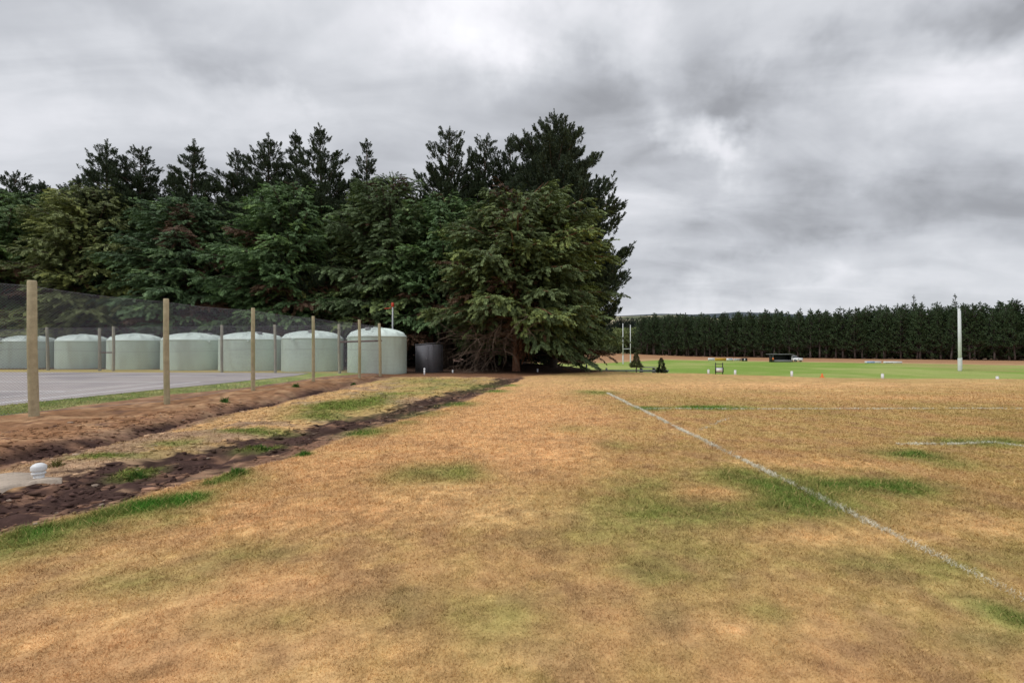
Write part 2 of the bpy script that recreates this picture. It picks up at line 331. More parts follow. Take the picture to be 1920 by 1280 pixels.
    berc = lerp(np.array([.29, .155, .082]), np.array([.43, .26, .145]), sst(fbm(x, y, 2.2, 29, 4, .6), .45, .7)[:, None])
    berc = lerp(berc, S_DRK * 1.8, (sst(fbm(x, y, 5.2, 30, 3, .6), .62, .78) * .7)[:, None])
    soilc = lerp(soilc, berc, ber[:, None])
    for (px, py, rx, ry, st) in MPATCH:
        g = np.clip(ell(px, py, rx, ry) * (.5 + 1.1 * n3) * st * 1.3, 0, 1)[:, None]
        soilc = lerp(soilc, lerp(T_GRN * 1.15, T_OLV, .25), g)
    soilc = soilc * (.5 + 1.0 * n4)[:, None] * (.75 + .5 * n3)[:, None]
    c = lerp(c, soilc, soil[:, None])
    for (px, py, rr, st) in WR:
        cx, cy = P(px, py); q = rr / F * cy * 1.05
        g = np.exp(-((x - cx) / (q * .95)) ** 2 * 1.4 - ((y - cy) / (q * 1.0)) ** 2 * 1.2)
        c = lerp(c, (T_LUSH if st > .65 else T_GRN) * (.75 + .5 * n3[:, None]), np.clip(g * st * (.6 + .9 * n3), 0, 1)[:, None])
    # --- green strip and verge by the court
    gs = sst(berm_x(y) + .3 * (n2 - .5) - x, 0, .12)
    gc = lerp(np.array([.24, .30, .075]), np.array([.38, .38, .14]), sst(fbm(x, y, 1.3, 33, 4), .35, .7)[:, None]) * (.75 + .5 * n3[:, None])
    gc = lerp(gc, T_STR * .8, sst(y, 28.4, 29.2)[:, None] * .6)
    c = lerp(c, gc, gs[:, None] * (1 - sst(y, 27.5, 30.5) * sst(x, -12, -8))[:, None])
    # --- brown soil and needle litter under the trees
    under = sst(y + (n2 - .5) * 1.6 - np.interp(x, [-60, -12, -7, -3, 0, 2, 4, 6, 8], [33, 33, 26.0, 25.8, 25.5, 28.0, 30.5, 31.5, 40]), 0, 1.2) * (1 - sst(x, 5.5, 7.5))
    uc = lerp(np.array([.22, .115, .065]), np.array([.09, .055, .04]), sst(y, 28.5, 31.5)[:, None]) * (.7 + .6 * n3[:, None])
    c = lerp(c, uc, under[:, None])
    # --- lower sports field, dry rough beyond it
    s = y - rim_y(x)
    low = sst(s, .3, 1.5) * (x > 3)
    fe = np.interp(x, [-50, 20, 24, 42, 60, 75, 91, 130], [98, 98, 104, 128, 112, 100, 86, 62]) + (fbm(x, y, .15, 51, 3) - .5) * 3
    green = lerp(np.array([.19, .285, .055]), np.array([.30, .34, .105]), sst(fbm(x, y, .09, 52, 4, .6), .38, .64)[:, None]) * (.88 + .24 * fbm(x, y, .9, 53, 3)[:, None])
    green = lerp(green, np.array([.30, .27, .10]), (sst(x - y * .35, 36, 46) * sst(fbm(x, y, .12, 59, 3), .3, .55) * .7)[:, None])
    rough = lerp(np.array([.37, .21, .115]), np.array([.43, .30, .15]), fbm(x, y, .2, 54, 4)[:, None]) * (.7 + .6 * fbm(x, y, .8, 55, 3)[:, None])
    rough = lerp(rough, np.array([.30, .15, .085]), sst(y - fe, 8, 20)[:, None] * .6)
    lowc = lerp(green, rough, sst(y - fe, -1, 1)[:, None])
    lowc = lerp(lowc, np.array([.10, .07, .05]) , (sst(y - (242 - .95 * x), 0, 6))[:, None] * .8)
    c = lerp(c, lowc, low[:, None])
    edge = np.exp(-((s - .2) / .5) ** 2)[:, None] * (x > 6)[:, None]
    c = lerp(c, T_STR * 1.0, edge * .6)
    c = lerp(c, np.array([.25, .22, .10]), sst(y, 230, 300)[:, None])
    return np.clip(c, .01, .9)
def geo(a, b, st, g, cap=1e9):
    r = [a]
    while (r[-1] < b) if st > 0 else (r[-1] > b):
        r.append(r[-1] + st); st = math.copysign(min(abs(st) * g, cap), st)
    return np.array(r[1:])
def build_ground():
    xs = np.concatenate([geo(-15, -4500, -.2, 1.09)[::-1], np.arange(-15, 9, .075), geo(9, 140, .1, 1.04, 1.6), geo(142, 4500, 2.5, 1.15)])
    ys = np.concatenate([geo(1.2, -600, -.3, 1.2)[::-1], np.arange(1.2, 6, .045), geo(6, 36, .045, 1.012, .3), geo(36.1, 205, .3, 1.03, 1.1), geo(206, 4500, 1.5, 1.12)])
    xs = np.unique(xs); ys = np.unique(ys)
    X, Y = np.meshgrid(xs, ys); x = X.ravel(); y = Y.ravel(); z = H(x, y)
    nx, ny = len(xs), len(ys)
    i = np.arange(ny - 1)[:, None] * nx + np.arange(nx - 1)[None]
    Fq = np.stack([i, i + 1, i + nx + 1, i + nx], -1).reshape(-1, 4)
    o = mk('ground', np.stack([x, y, z], 1), Fq, 'ground', col=gcol(x, y), smooth=True)
    tag(o, kind='structure')
build_ground()
rng = np.random.default_rng(7)
def h1(x, y): return H(np.array([x]), np.array([y]))[0]
def blades(name, x, y, hgt, wid, col, lean=1.0, mat_='blade'):
    n = len(x); z = H(x, y) - .004
    a = rng.uniform(0, 2 * np.pi, n); b = rng.uniform(0, 2 * np.pi, n); ln = hgt * lean * rng.uniform(.3, 1.3, n)
    w = np.stack([np.cos(a), np.sin(a), np.zeros(n)], 1) * (wid / 2)[:, None]
    base = np.stack([x, y, z], 1); tip = base + np.stack([np.cos(b) * ln, np.sin(b) * ln, hgt], 1)
    V = np.stack([base - w, base + w, tip], 1).reshape(-1, 3)
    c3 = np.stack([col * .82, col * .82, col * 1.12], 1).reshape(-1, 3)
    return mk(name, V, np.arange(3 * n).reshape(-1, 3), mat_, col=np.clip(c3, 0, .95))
def scatter(n, y0, y1, pw=1.0):
    # denser where nearer
    u = rng.random(n); y = y0 * (y1 / y0) ** u if pw == 1 else (y0 ** (1 - pw) + u * (y1 ** (1 - pw) - y0 ** (1 - pw))) ** (1 / (1 - pw))
    x = rng.uniform(-1.16, 1.16, n) * y
    return x, y
def build_grass():
    x, y = scatter(900000, 2.0, 26, 1.0); kp = rng.random(len(x)) < 1 - sst(y, 11, 26); x, y = x[kp], y[kp]
    lx = lawn_x(y); sx = strip_x(y); w = np.interp(y, DS[:, 1], DSW)
    keep = (x > lx + .02)
    c = gcol(x, y)
    grn = (c[:, 1] > c[:, 0] * .95)
    keep |= (x < lx) & (x > fence_x(y) + .3) & ((grn) | ((np.abs(x - sx) > w * .9) & (x > -6.9) & (c[:, 1] > .2) & (rng.random(len(x)) < .5)))
    keep |= (x < berm_x(y) - .03) & (x > court_edge(y) + .05)
    keep &= s_ok(x, y)
    x, y, c, grn = x[keep], y[keep], c[keep], grn[keep]
    n = len(x); k = np.clip(y / 3.2, .8, 5)
    h = rng.uniform(.006, .026, n) * (.45 + 1.1 * fbm(x, y, 7, 15, 3, .6)) * (1 + .6 * grn) * np.clip(k, .9, 1.6)
    lush = np.exp(-((x - lawn_x(y) - .1) / .28) ** 2) * grn; h = h * (1 + .3 * lush)
    wd = rng.uniform(.0028, .006, n) * k
    v = rng.uniform(.80, 1.24, n)[:, None]; c = c * v
    pale = rng.random(n) < .07; c[pale] = lerp(c[pale], T_STR * 1.3, .6)
    dk = rng.random(n) < .04; c[dk] *= .65
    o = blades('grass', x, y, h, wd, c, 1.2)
    tag(o, 'short dry mown grass blades covering the lawn', 'grass', kind='stuff')
def s_ok(x, y): return (y < rim_y(x)) | (x < 4)
build_grass()
def line_obj(pts, width, dens, name, label, worn=.5, seed=1, fade=0.):
    """worn painted line: whitened turf, low mesh ribbon of paint-clogged blades"""
    pts = np.array(pts); X = []; Yy = []
    seg = np.linalg.norm(np.diff(pts, axis=0), axis=1); L = seg.sum(); n = int(L * width * dens)
    t = rng.random(n) * L; cum = np.concatenate([[0], np.cumsum(seg)])
    x = np.interp(t, cum, pts[:, 0]); y = np.interp(t, cum, pts[:, 1])
    i = np.clip(np.searchsorted(cum, t) - 1, 0, len(seg) - 1); d = (pts[i + 1] - pts[i]) / seg[i][:, None]
    o = rng.normal(0, width * .30, n); wob = .03 * (fbm(x, y, 1.2, 90 + seed, 2) - .5) * 2
    x = x + -d[:, 1] * (o + wob); y = y + d[:, 0] * (o + wob)
    k = fbm(x, y, 2.2, 91 + seed, 4, .6) * .6 + fbm(x, y, 14, 93 + seed, 2) * .4 > worn
    x, y = x[k], y[k]; n = len(x); kk = np.clip(y / 3.2, .8, 4)
    c = np.array([.84, .82, .70]) * rng.uniform(.7, 1.1, n)[:, None]; c = lerp(c, T_OLV * 1.3, rng.random(n)[:, None] * .2)
    ob = blades(name, x, y, rng.uniform(.010, .028, n) * np.clip(kk, .9, 1.5), rng.uniform(.003, .006, n) * kk, c, 1.3)
    tag(ob, label, kind='structure')
line_obj([(3.2, 1.5), (3.26, 3), (3.30, 5.6), (3.32, 9), (3.36, 12), (3.4, 16.8)], .088, 9000, 'touch_line', 'long worn white touchline running away across the dry grass', .40, 1)
line_obj([(3.5, 12.42), (8, 12.46), (16, 12.5), (26, 12.6)], .13, 2200, 'cross_line', 'thin far white pitch line crossing the dry grass', .41, 2)
line_obj([P(1680, 832), P(1780, 832), P(1862, 829), P(1925, 838), P(2100, 850)], .09, 6000, 'short_line', 'short white pitch line at the right between green patches', .37, 3)
line_obj([P(1312, 806), P(1362, 785)], .07, 1600, 'faint_line', 'faint slanting stub of a pitch line beside the long touchline', .5, 4)
# clods and stones in the stripped soil
def build_clods():
    n = 19000; y = 4 * (26 / 4) ** rng.random(n); x = rng.uniform(lawn_x(y) - 6.5, lawn_x(y) - .05); k = (x > berm_x(y) + .1)
    k &= (fbm(x, y, 2, 61, 3) > .42) | (x < -7.3)
    k &= ~((x < -5.75) & (x > -8) & (abs(y - 5.85) < .45))
    x, y = x[k], y[k]; n = len(x); z = H(x, y)
    t = (1 + 5 ** .5) / 2
    iv = np.array([[-1, t, 0], [1, t, 0], [-1, -t, 0], [1, -t, 0], [0, -1, t], [0, 1, t], [0, -1, -t], [0, 1, -t], [t, 0, -1], [t, 0, 1], [-t, 0, -1], [-t, 0, 1]]) / 1.9
    fi = np.array([[0, 11, 5], [0, 5, 1], [0, 1, 7], [0, 7, 10], [0, 10, 11], [1, 5, 9], [5, 11, 4], [11, 10, 2], [10, 7, 6], [7, 1, 8], [3, 9, 4], [3, 4, 2], [3, 2, 6], [3, 6, 8], [3, 8, 9], [4, 9, 5], [2, 4, 11], [6, 2, 10], [8, 6, 7], [9, 8, 1]])
    s = (rng.random(n) ** 3.5 * .036 + .007)[:, None, None] * np.stack([rng.uniform(.7, 1.6, n) * np.where(rng.random(n) < .14, 3.2, 1), rng.uniform(.6, 1.3, n), rng.uniform(.35, .75, n)], 1)[:, None]
    V = iv[None] * s * (1 + rng.uniform(-.3, .3, (n, 12, 1))) + np.stack([x, y, z + .004], 1)[:, None]
    c = gcol(x, y) * rng.uniform(.7, 1.5, n)[:, None]; pl = rng.random(n) < .025; c[pl] = lerp(c[pl], np.array([.42, .33, .26]), .7)
    o = mk('soil_clods', V.reshape(-1, 3), (fi[None] + np.arange(n)[:, None, None] * 12).reshape(-1, 3), 'stone', col=np.repeat(np.clip(c, 0, .9), 12, 0))
    tag(o, 'loose clods and small stones lying in the stripped soil', 'soil', kind='stuff')
build_clods()
def tuft(px, py, r, n, h, label, name='weed', z=0., c=(.07, .15, .03), group='weeds on the bare soil'):
    cx, cy = P(px, py, z); k = max(1, cy / 5)
    x = cx + rng.normal(0, r * .5, n); y = cy + rng.normal(0, r * .5, n); z0 = h1(cx, cy)
    a = rng.uniform(0, 6.28, n); b = rng.uniform(0, 6.28, n); hh = h * rng.uniform(.45, 1.25, n) * np.exp(-((x - cx) ** 2 + (y - cy) ** 2) / (r * .8) ** 2)
    w = np.stack([np.cos(a), np.sin(a), np.zeros(n)], 1) * (.004 * k)
    base = np.stack([x - cx, y - cy, H(x, y) - z0 - .01], 1); tip = base + np.stack([np.cos(b) * hh * .55, np.sin(b) * hh * .55, hh], 1)
    mid = (base + tip) / 2 + np.array([0, 0, 1]) * hh[:, None] * .15
    V = np.stack([base - w, base + w, mid + w * .8, tip, mid - w * .8], 1).reshape(-1, 3)
    col = np.array(c) * rng.uniform(.6, 1.5, n)[:, None]
    o = mk(name, V, np.arange(5 * n).reshape(-1, 5), 'blade', col=np.repeat(col, 5, 0), loc=(cx, cy, z0))
    tag(o, label, 'weed', group)
tuft(423, 752, .13, 160, .17, 'dark green weed on the soil bank left of the third near fence post', z=.1, c=(.07, .15, .035))
tuft(555, 723, .14, 160, .17, 'bright green weed on the soil bank left of the fourth near fence post', z=.1)
tuft(662, 715, .15, 160, .16, 'small dark weed on the bank below the two right end fence posts', z=.1, c=(.06, .13, .03))
tuft(262, 884, .13, 260, .09, 'low green grass tuft alone in the dark soil strip')
tuft(495, 835, .2, 260, .08, 'wide flat grass tuft where the dark strip narrows')
tuft(108, 872, .10, 160, .10, 'small olive grass tuft beside the white vent cap', c=(.16, .15, .05))
tuft(572, 852, .12, 260, .09, 'lone grass tuft at the lawn edge right of the dark strip', c=(.08, .19, .03))
tuft(446, 888, .13, 420, .10, 'bushy green grass tuft at the lawn edge beside the lush strip', c=(.08, .18, .03))
# ------------------------------------------------------------------ tennis court
ZC = .115
cy_ = [4, 12.2, 17.7, 19.5, 22, 25.4]; ce = [float(court_edge(v)) for v in cy_]
pts = [(-60, 4)] + list(zip(ce, cy_)) + [(-12.2, 28.2), (-15, 28.7), (-60, 31.2)]
mb = MB(); mb.add([(a, b, ZC) for a, b in pts], [[list(range(len(pts)))]])
mb.add([(a, b, ZC - .3) for a, b in pts], [[list(range(len(pts)))[::-1]]])
tag(mb.build('court', 'asphalt'), 'grey asphalt tennis court behind the near fence', kind='structure')
def flat_line(mb, a, b, w, z):
    a = np.array(a, float); b = np.array(b, float); d = (b - a) / np.linalg.norm(b - a); n = np.array([-d[1], d[0]]) * w / 2
    V = [(*(a - n), z), (*(b - n), z), (*(b + n), z), (*(a + n), z)]; mb.add(V, [[[0, 1, 2, 3]]])
mb = MB(); zl = ZC + .004
a0 = P(-60, 759, ZC); a1 = P(376, 715.5, ZC)
flat_line(mb, (a1[0] - .15, 5), a1, .11, zl)
flat_line(mb, (a1[0] - 1.5, 5), (a1[0] - 1.5, a1[1] - .07), .07, zl + .001)
flat_line(mb, (a1[0] - 13, a1[1]), (a1[0] - 1.46, a1[1]), .12, zl)
flat_line(mb, (a1[0] - 11.2, 16.2), (a1[0] - 1.54, 16.2), .11, zl)
flat_line(mb, (a1[0] - 6.3, 5), (a1[0] - 6.3, 16.1), .11, zl)
flat_line(mb, (a1[0] - 16.5, 25.2), (a1[0] - 2, 25.2), .11, zl)
tag(mb.build('court_lines', 'paint'), 'white painted tennis court lines', kind='structure')
# ------------------------------------------------------------------ fences
def fence(name, posts, label, top=3.0, mesh_top=2.92, mesh_h=2.85, pitch=.062, r=.0018, pm='post', extra=None, rails=(), net=None):
    t = empty(name, (posts[0][0], posts[0][1], h1(*posts[0][:2])), label, 'fence'); o0 = np.array(t.location)
    for p in posts + (extra or []):
        x, y, rad, lx = p[:4]; hh = p[4] if len(p) > 4 else top; z = h1(x, y)
        m = MB(); zz = np.array([-.3, .0, hh * .5, hh - .02, hh]); n = len(zz)
        pt = np.stack([x - o0[0] + lx * (zz / hh) + .01 * np.sin(zz * 2 + x), y - o0[1] + 0 * zz, zz + z - o0[2]], 1)
        m.tube(pt, np.array([1.06, 1.04, 1, .95, .82]) * rad, 14)
        m.build('post', pm, t, True)
    # chain link: two families of slanted wires, following each bay, plus top, middle and bottom strands
    m = MB(); ln = [MB(), MB(), MB()]
    for (p, q) in zip(posts[:-1], posts[1:]):
        a = np.array([p[0] + p[3] * .0, p[1]]); b = np.array([q[0], q[1]]); L = np.linalg.norm(b - a); d = (b - a) / L
        nrm = np.array([-d[1], d[0]]) * (.09 if a[0] > -12 and name == 'court_side_fence' else .07)
        za, zb = h1(*a), h1(*b)
        nst = max(2, int(round((L + mesh_h) / pitch)))
        cs = np.linspace(-mesh_h, L, nst)
        def seg(s0, h0, s1, h1_):
            s_ = np.array([s0, s1]); hh = np.array([h0, h1_])
            lean = np.interp(s_, [0, L], [p[3], q[3]]) * hh / top
            sag = .045 * 4 * (s_ / L) * (1 - s_ / L) * (hh / mesh_top)
            xy = a[None] + d[None] * s_[:, None] + nrm
            zg = np.interp(s_, [0, L], [za, zb])
            return np.stack([xy[:, 0] + lean - o0[0], xy[:, 1] - o0[1], zg + hh - sag - o0[2]], 1)
        lo = mesh_top - mesh_h
        for c in cs:
            s0, s1 = max(c, 0), min(c + mesh_h, L)
            if s1 - s0 < .01: continue
            m.tube(seg(s0, lo + s0 - c, s1, lo + s1 - c), r, 3, False)
            m.tube(seg(L - s0, lo + s0 - c, L - s1, lo + s1 - c), r, 3, False)
        for lv, hh in enumerate((mesh_top, lo + .02, lo + mesh_h * .5)):
            for k in range(8):
                m_ = ln[lv]; m_.tube(seg(L * k / 8, hh, L * (k + 1) / 8, hh), .003, 4, False)
    m.build('chain_link', 'wire', t); [q.build('strand', 'wire', t) for q in ln]
    for (A, B, rr) in rails:
        MB().tube(np.array([A, B]) - o0, rr, 8).build('rail', 'rail', t)
    return t
near = [(-11.75, 7.2, .10, -.03), (-10.68, 10.5, .088, -.09, 3.03), (-9.80, 13.35, .072, -.06), (-9.42, 17.1, .068, -.03), (-9.13, 21.6, .07, -.03, 3.0), (-8.08, 24.9, .075, -.02, 3.1), (-7.62, 27.2, .082, -.07, 3.05)]
fence('court_side_fence', near, 'tall chain link fence on round timber posts along the near side of the court', 3.0)
back = [(-7.62 - .02, 27.42, .02, -.03, .2), (-10.28, 28.0, .085, -.06), (-14.45, 28.7, .08, -.06), (-18.1, 29.3, .08, -.03), (-22.2, 30.1, .08, -.05), (-26.3, 31., .085, -.03), (-31.8, 32.2, .085, -.12), (-38., 34.6, .085, -.05), (-44., 36.2, .085, -.05), (-50, 37.8, .085, 0)]
zb = .1
fence('court_back_fence', back, 'chain link fence on thinner posts along the back of the court', 2.95, mesh_top=2.9, mesh_h=2.8, pitch=.085, r=.0026, pm='oldpost',
      extra=[(-27.55, 31.4, .085, -.07, 2.85)], rails=[((-7.6, 27.35, 2.05), (-10.28, 28.0, 1.98), .05), ((-26.35, 31.1, 1.32), (-27.6, 31.45, 1.32), .04)])
# ------------------------------------------------------------------ water tanks
def make_tank():
    t = empty('water_tank', (0, 0, 0), 'x', 'water tank', 'round pale green water tanks in a row')
    R0, HW = 1.8, 2.4
    m = MB(); prof = [(R0 * .995, -.1), (R0 * .995, .03)]
    for i in range(9):
        z = .06 + i * (HW - .1) / 9
        prof += [(R0, z), (R0 * (1 - .0035), z + .10), (R0 * (1 - .0035), z + .22)]
    prof += [(R0, HW - .06), (R0 * 1.006, HW - .04), (R0 * 1.006, HW)]
    m.lathe(prof, 72); m.build('body', 'tank', t, True)
    # roof: bevelled shoulder, then a shallow cone with raised ribs
    k = 144; th = np.arange(k) / k * 2 * np.pi
    rib = np.clip(np.cos(th * 12) * 2.2 - .9, 0, 1)
    rr = [R0 * 1.006, R0 * .965, R0 * .90, R0 * .88, R0 * .72, R0 * .5, R0 * .3, R0 * .16]
    zz = [HW + .001, HW + .10, HW + .21, HW + .225, HW + .335, HW + .455, HW + .53, HW + .56]; ra = [0, .2, .8, 1, 1.1, 1, .7, 0]
    V = []; 
    for r_, z_, a_ in zip(rr, zz, ra): V.append(np.stack([r_ * np.cos(th), r_ * np.sin(th), z_ + rib * a_ * .075], 1))
    n = len(rr); i = np.arange(n - 1)[:, None] * k; j = np.arange(k)[None]; j2 = (j + 1) % k
    mr = MB().add(np.concatenate(V), [np.stack([i + j, i + j2, i + k + j2, i + k + j], -1).reshape(-1, 4)])
    roof = mr.build('roof', 'tanklid', t)
    l = MB(); l.lathe([(.30, HW + .55), (.31, HW + .60), (.27, HW + .63), (.0, HW + .645)], 28); l.build('lid', 'tanklid', roof, True)
    b = MB(); b.lathe([(.16, 0), (.17, .12), (.13, .16), (0, .17)], 18, (R0 * .55 * math.cos(-1.9), R0 * .55 * math.sin(-1.9), HW + .43)); b.build('inlet_strainer', 'grey', roof, True)
    o = MB(); o.tube([(R0 * math.cos(-2.4), R0 * math.sin(-2.4), HW - .12), ((R0 + .16) * math.cos(-2.4), (R0 + .16) * math.sin(-2.4), HW - .12), ((R0 + .19) * math.cos(-2.4), (R0 + .19) * math.sin(-2.4), HW - .2)], .045, 8)
    o.build('overflow_pipe', 'tanklid', t, True)
    return t
tk = make_tank()
# px centre, px width, py eave, py base, y depth
TK = [(708, 107, 630, 702, 30.3, 'rightmost pale green water tank, whole and nearest, beside the dark shed'), (587, 112, 634, 697, 31.8, 'pale green water tank second from the right, behind the fourth near fence post'),
      (473, 119, 636, 697, 32.8, 'pale green water tank third from the right, crossed by the third near post'), (365, 120, 637, 697, 33.6, 'pale green water tank just right of the second near fence post'),
      (255, 104, 638, 696.5, 34.6, 'pale green water tank just left of the second near fence post'), (156, 101, 639, 696.5, 35.6, 'pale green water tank right of the first near fence post'),
      (57, 106, 640, 697, 36.6, 'pale green water tank directly behind the thick first near fence post'), (-38, 106, 640, 697, 37.6, 'pale green water tank cut off by the left edge of the view')]
for i, (px, w, ye, yb, Y, lab) in enumerate(TK):
    t = tk if i == 0 else copy_tree(tk)
    tx = (px - 960) / F; rad = 1.045 * w / 2 * Y / F / math.sqrt(1 + tx * tx); hs = (PZ(ye, Y - rad * .7) - .1) / 2.4
    t.location = (tx * Y, Y, .06 if i == 0 else .1); t.scale = (rad / 1.8, rad / 1.8, hs if i else (PZ(ye, Y - rad) - .05) / 2.4); t.rotation_euler = (0, 0, i * .61)
    t['label'] = lab
# ------------------------------------------------------------------ pole, shed, pegs, vent
Yp = 33.; t = empty('marker_pole', (PY(736, Yp), Yp, .05), 'slim grey pole with a red cap standing behind the rightmost tank', 'pole')
hp = PZ(574, Yp) - .05
MB().tube([(0, 0, -.3), (0, 0, hp * .5), (0, 0, hp)], [.06, .055, .05], 12).build('shaft', 'pole', t, True)
MB().lathe([(.06, hp - .05), (.10, hp), (.11, hp + .12), (.09, hp + .24), (.0, hp + .27)], 14).build('cap', 'red', t, True)
MB().tube([(0, 0, hp - .1), (-.3, 0, hp - .14), (-.58, 0, hp - .17)], [.025, .03, .02], 8).build('arm', 'red', t, True)
Ys = 30.8; t = empty('garden_shed', (PY(801, Ys), Ys + .8, .02), 'small dark grey metal shed between the rightmost tank and the dead branches', 'shed', rz=R(-24))
MB().box((0, 0, .93), (1.34, 1.3, 1.86)).build('wall', 'shed', t)
m = MB(); V = [(-.70, -.68, 1.80), (.70, -.68, 1.90), (.70, .68, 1.98), (-.70, .68, 1.90), (-.70, -.68, 1.84), (.70, -.68, 1.94), (.70, .68, 2.02), (-.70, .68, 1.94)]
m.add(V, [[[0, 3, 2, 1], [4, 5, 6, 7], [0, 1, 5, 4], [1, 2, 6, 5], [2, 3, 7, 6], [3, 0, 4, 7]]]).build('roof', 'shed', t)
d = MB().box((-.05, -.665, .88), (.80, .03, 1.72)).build('door', 'shed', t)
MB().box((.24, -.69, .9), (.03, .03, .14)).build('handle', 'grey', d)
m = MB()
for i in (0, 1, 6, 7): m.box((-.6 + i * .17, -.657, .9), (.025, .012, 1.72))
for i in range(7): m.box((.677, -.55 + i * .18, .9), (.012, .025, 1.72))
m.build('corrugation', 'shed', t)
def peg(name, px, pb, Y, h, r, label, cat, grp, mm='white', square=False):
    x = PY(px, Y); z = PZ(pb, Y); zg = h1(x, Y)
    t = empty(name, (x, Y, zg), label, cat, grp); hh = h + max(0, z - zg)
    if square: MB().box((0, 0, hh * .5 - .05), (2 * r, 2 * r, hh + .1), .3).build('shaft', mm, t); MB().box((0, 0, hh + .012), (2 * r + .01, 2 * r + .01, .02), .3, .7).build('cap', mm, t)
    else:
        MB().tube([(0, 0, -.1), (0, 0, hh * .8)], r, 12).build('shaft', mm, t, True); MB().lathe([(r * 1.25, hh * .78), (r * 1.25, hh * .92), (r * .8, hh), (0, hh + .01)], 12).build('cap', mm, t, True)
G = 'short white pegs along the rim of the bank'
peg('bollard', 796, 698, 28.5, .26, .05, 'short white pipe stub in front of the dark shed', 'pipe', None)
peg('bollard', 849, 698, 31, .16, .05, 'tiny white peg in the shade right of the dark shed', 'peg', None)
peg('bollard', 1008, 698, 32, .2, .05, 'white peg in the shade right of the reddish trunk', 'peg', None)
for (px, pt, pb, Y, lab) in ((1328, 693, 698, 29.6, 'short white peg on the rim just left of the white notice board'), (1378, 694, 701, 28.6, 'short white peg on the rim just right of the white notice board'),
                             (1484, 696, 704, 27.0, 'short white peg on the rim below the parked white car'), (1654, 701, 709, 25.2, 'short white peg on the rim below the blue and white boards'), (1869, 706, 709.5, 24.6, 'low white peg at the far right of the rim')):
    peg('bollard', px, pb, Y, (pb - pt) / F * Y, .048, lab, 'peg', G, 'white', True)
Y = 26.0; x = PY(1541, Y); t = empty('traffic_cone', (x, Y, h1(x, Y)), 'small orange cone on the rim of the bank', 'cone')
MB().box((0, 0, .012), (.2, .2, .024)).build('base', 'orange', t)
MB().lathe([(.085, .024), (.055, .12), (.03, .22), (.02, .235), (0, .235)], 16).build('cone_body', 'orange', t, True)
# vent cap beside a concrete slab
vx, vy = P(76, 893); z0 = -.01
t = empty('vent_cap', (vx, vy, z0), 'white ribbed plastic vent cap sticking out of the soil beside a concrete slab', 'vent')
MB().tube([(0, 0, -.25), (.004, 0, .07)], .052, 28).build('pipe', 'pipe', t, True)
MB().lathe([(.054, .045), (.068, .048), (.071, .062), (.068, .072), (.060, .076), (.059, .088), (.074, .092), (.077, .105), (.077, .140), (.072, .152), (.054, .170), (.030, .182), (0, .186)], 36).build('cap', 'pipe', t, True)
sp = np.array([P(-330, 985), P(-250, 935), P(-60, 893), P(30, 883), P(66, 884), P(84, 892), P(120, 893), P(110, 897), P(72, 899), P(30, 907), P(-8, 918), P(-120, 950), P(-260, 1010)])
zs = -.005
m = MB(); n = len(sp); V = [(a, b, zs) for a, b in sp] + [(a, b, zs - .25) for a, b in sp]
m.add(V, [[list(range(n))[::-1]], [[i, (i + 1) % n, n + (i + 1) % n, n + i] for i in range(n)]])
tag(m.build('concrete_slab', 'concrete'), 'pale concrete slab half buried in soil beside the vent cap', 'slab')
# ------------------------------------------------------------------ foliage templates
def nz(v): return v / (np.linalg.norm(v, axis=-1, keepdims=True) + 1e-9)
def spray(seed, n=15):
    """flat drooping spray of narrow kites along +X; returns V (m,4,3), tip (m,4)"""
    g = np.random.default_rng(seed); V = []; T = []
    for i in range(n):
        t = .08 + .86 * i / (n - 1); ax = np.array([t, 0, .10 * t - .28 * t * t])
        for sd in (-1, 1):
            l = .36 * (1 - .45 * t) * g.uniform(.6, 1.25); a = g.uniform(.45, .85) * sd
            d = np.array([math.cos(a), math.sin(a), g.uniform(-.75, .05)]); d /= np.linalg.norm(d)
            w = np.cross(d, [0, 0, 1]); w = w / np.linalg.norm(w) * .036; w[2] += g.uniform(-.03, .03)
            b = ax + np.array([0, 0, g.uniform(-.03, .03)])
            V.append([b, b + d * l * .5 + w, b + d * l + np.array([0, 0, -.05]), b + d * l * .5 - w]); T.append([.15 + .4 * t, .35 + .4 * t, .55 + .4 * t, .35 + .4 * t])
    b = np.array([.8, 0, -.1]); V.append([b, b + [.13, .045, -.03], b + [.3, 0, -.1], b + [.13, -.045, -.03]]); T.append([.5, .8, 1, .8])
    return np.array(V), np.array(T)
def brush(seed, n=30, wd=.035, sp=1.0):
    """tuft of needles round an axis along +X"""
    g = np.random.default_rng(seed); V = []; T = []
    for i in range(n):
        t = g.random() ** .8; a = g.uniform(0, 6.283); el = g.uniform(.5, 1.35) * (1.15 - .65 * t) * sp
        d = np.array([math.cos(el), math.sin(el) * math.cos(a), math.sin(el) * math.sin(a)])
        l = g.uniform(.22, .36); b = np.array([t * .62, 0, 0]); w = np.cross(d, g.normal(size=3)); w = w / np.linalg.norm(w) * wd
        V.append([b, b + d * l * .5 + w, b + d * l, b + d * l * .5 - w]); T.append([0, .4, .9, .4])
    return np.array(V), np.array(T)
SPRAYS = [spray(i) for i in range(5)]
BRUSH = [brush(20 + i, 34, .04) for i in range(4)]
BRUSH_LO = [brush(40 + i, 14, .085) for i in range(4)]
def clumps(n_t, rr=.5):
    out = []
    for s in range(4):
        g = np.random.default_rng(70 + s); V = []; T = []
        for i in range(n_t):
            d = nz(g.normal(size=3)); b = d * g.random() ** .5 * rr; a = nz(g.normal(size=3)) * g.uniform(.10, .2); w = nz(np.cross(a, g.normal(size=3))) * g.uniform(.05, .09)
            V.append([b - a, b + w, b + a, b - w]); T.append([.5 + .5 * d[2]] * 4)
        out.append((np.array(V), np.array(T)))
    return out
CLUMP = clumps(26)
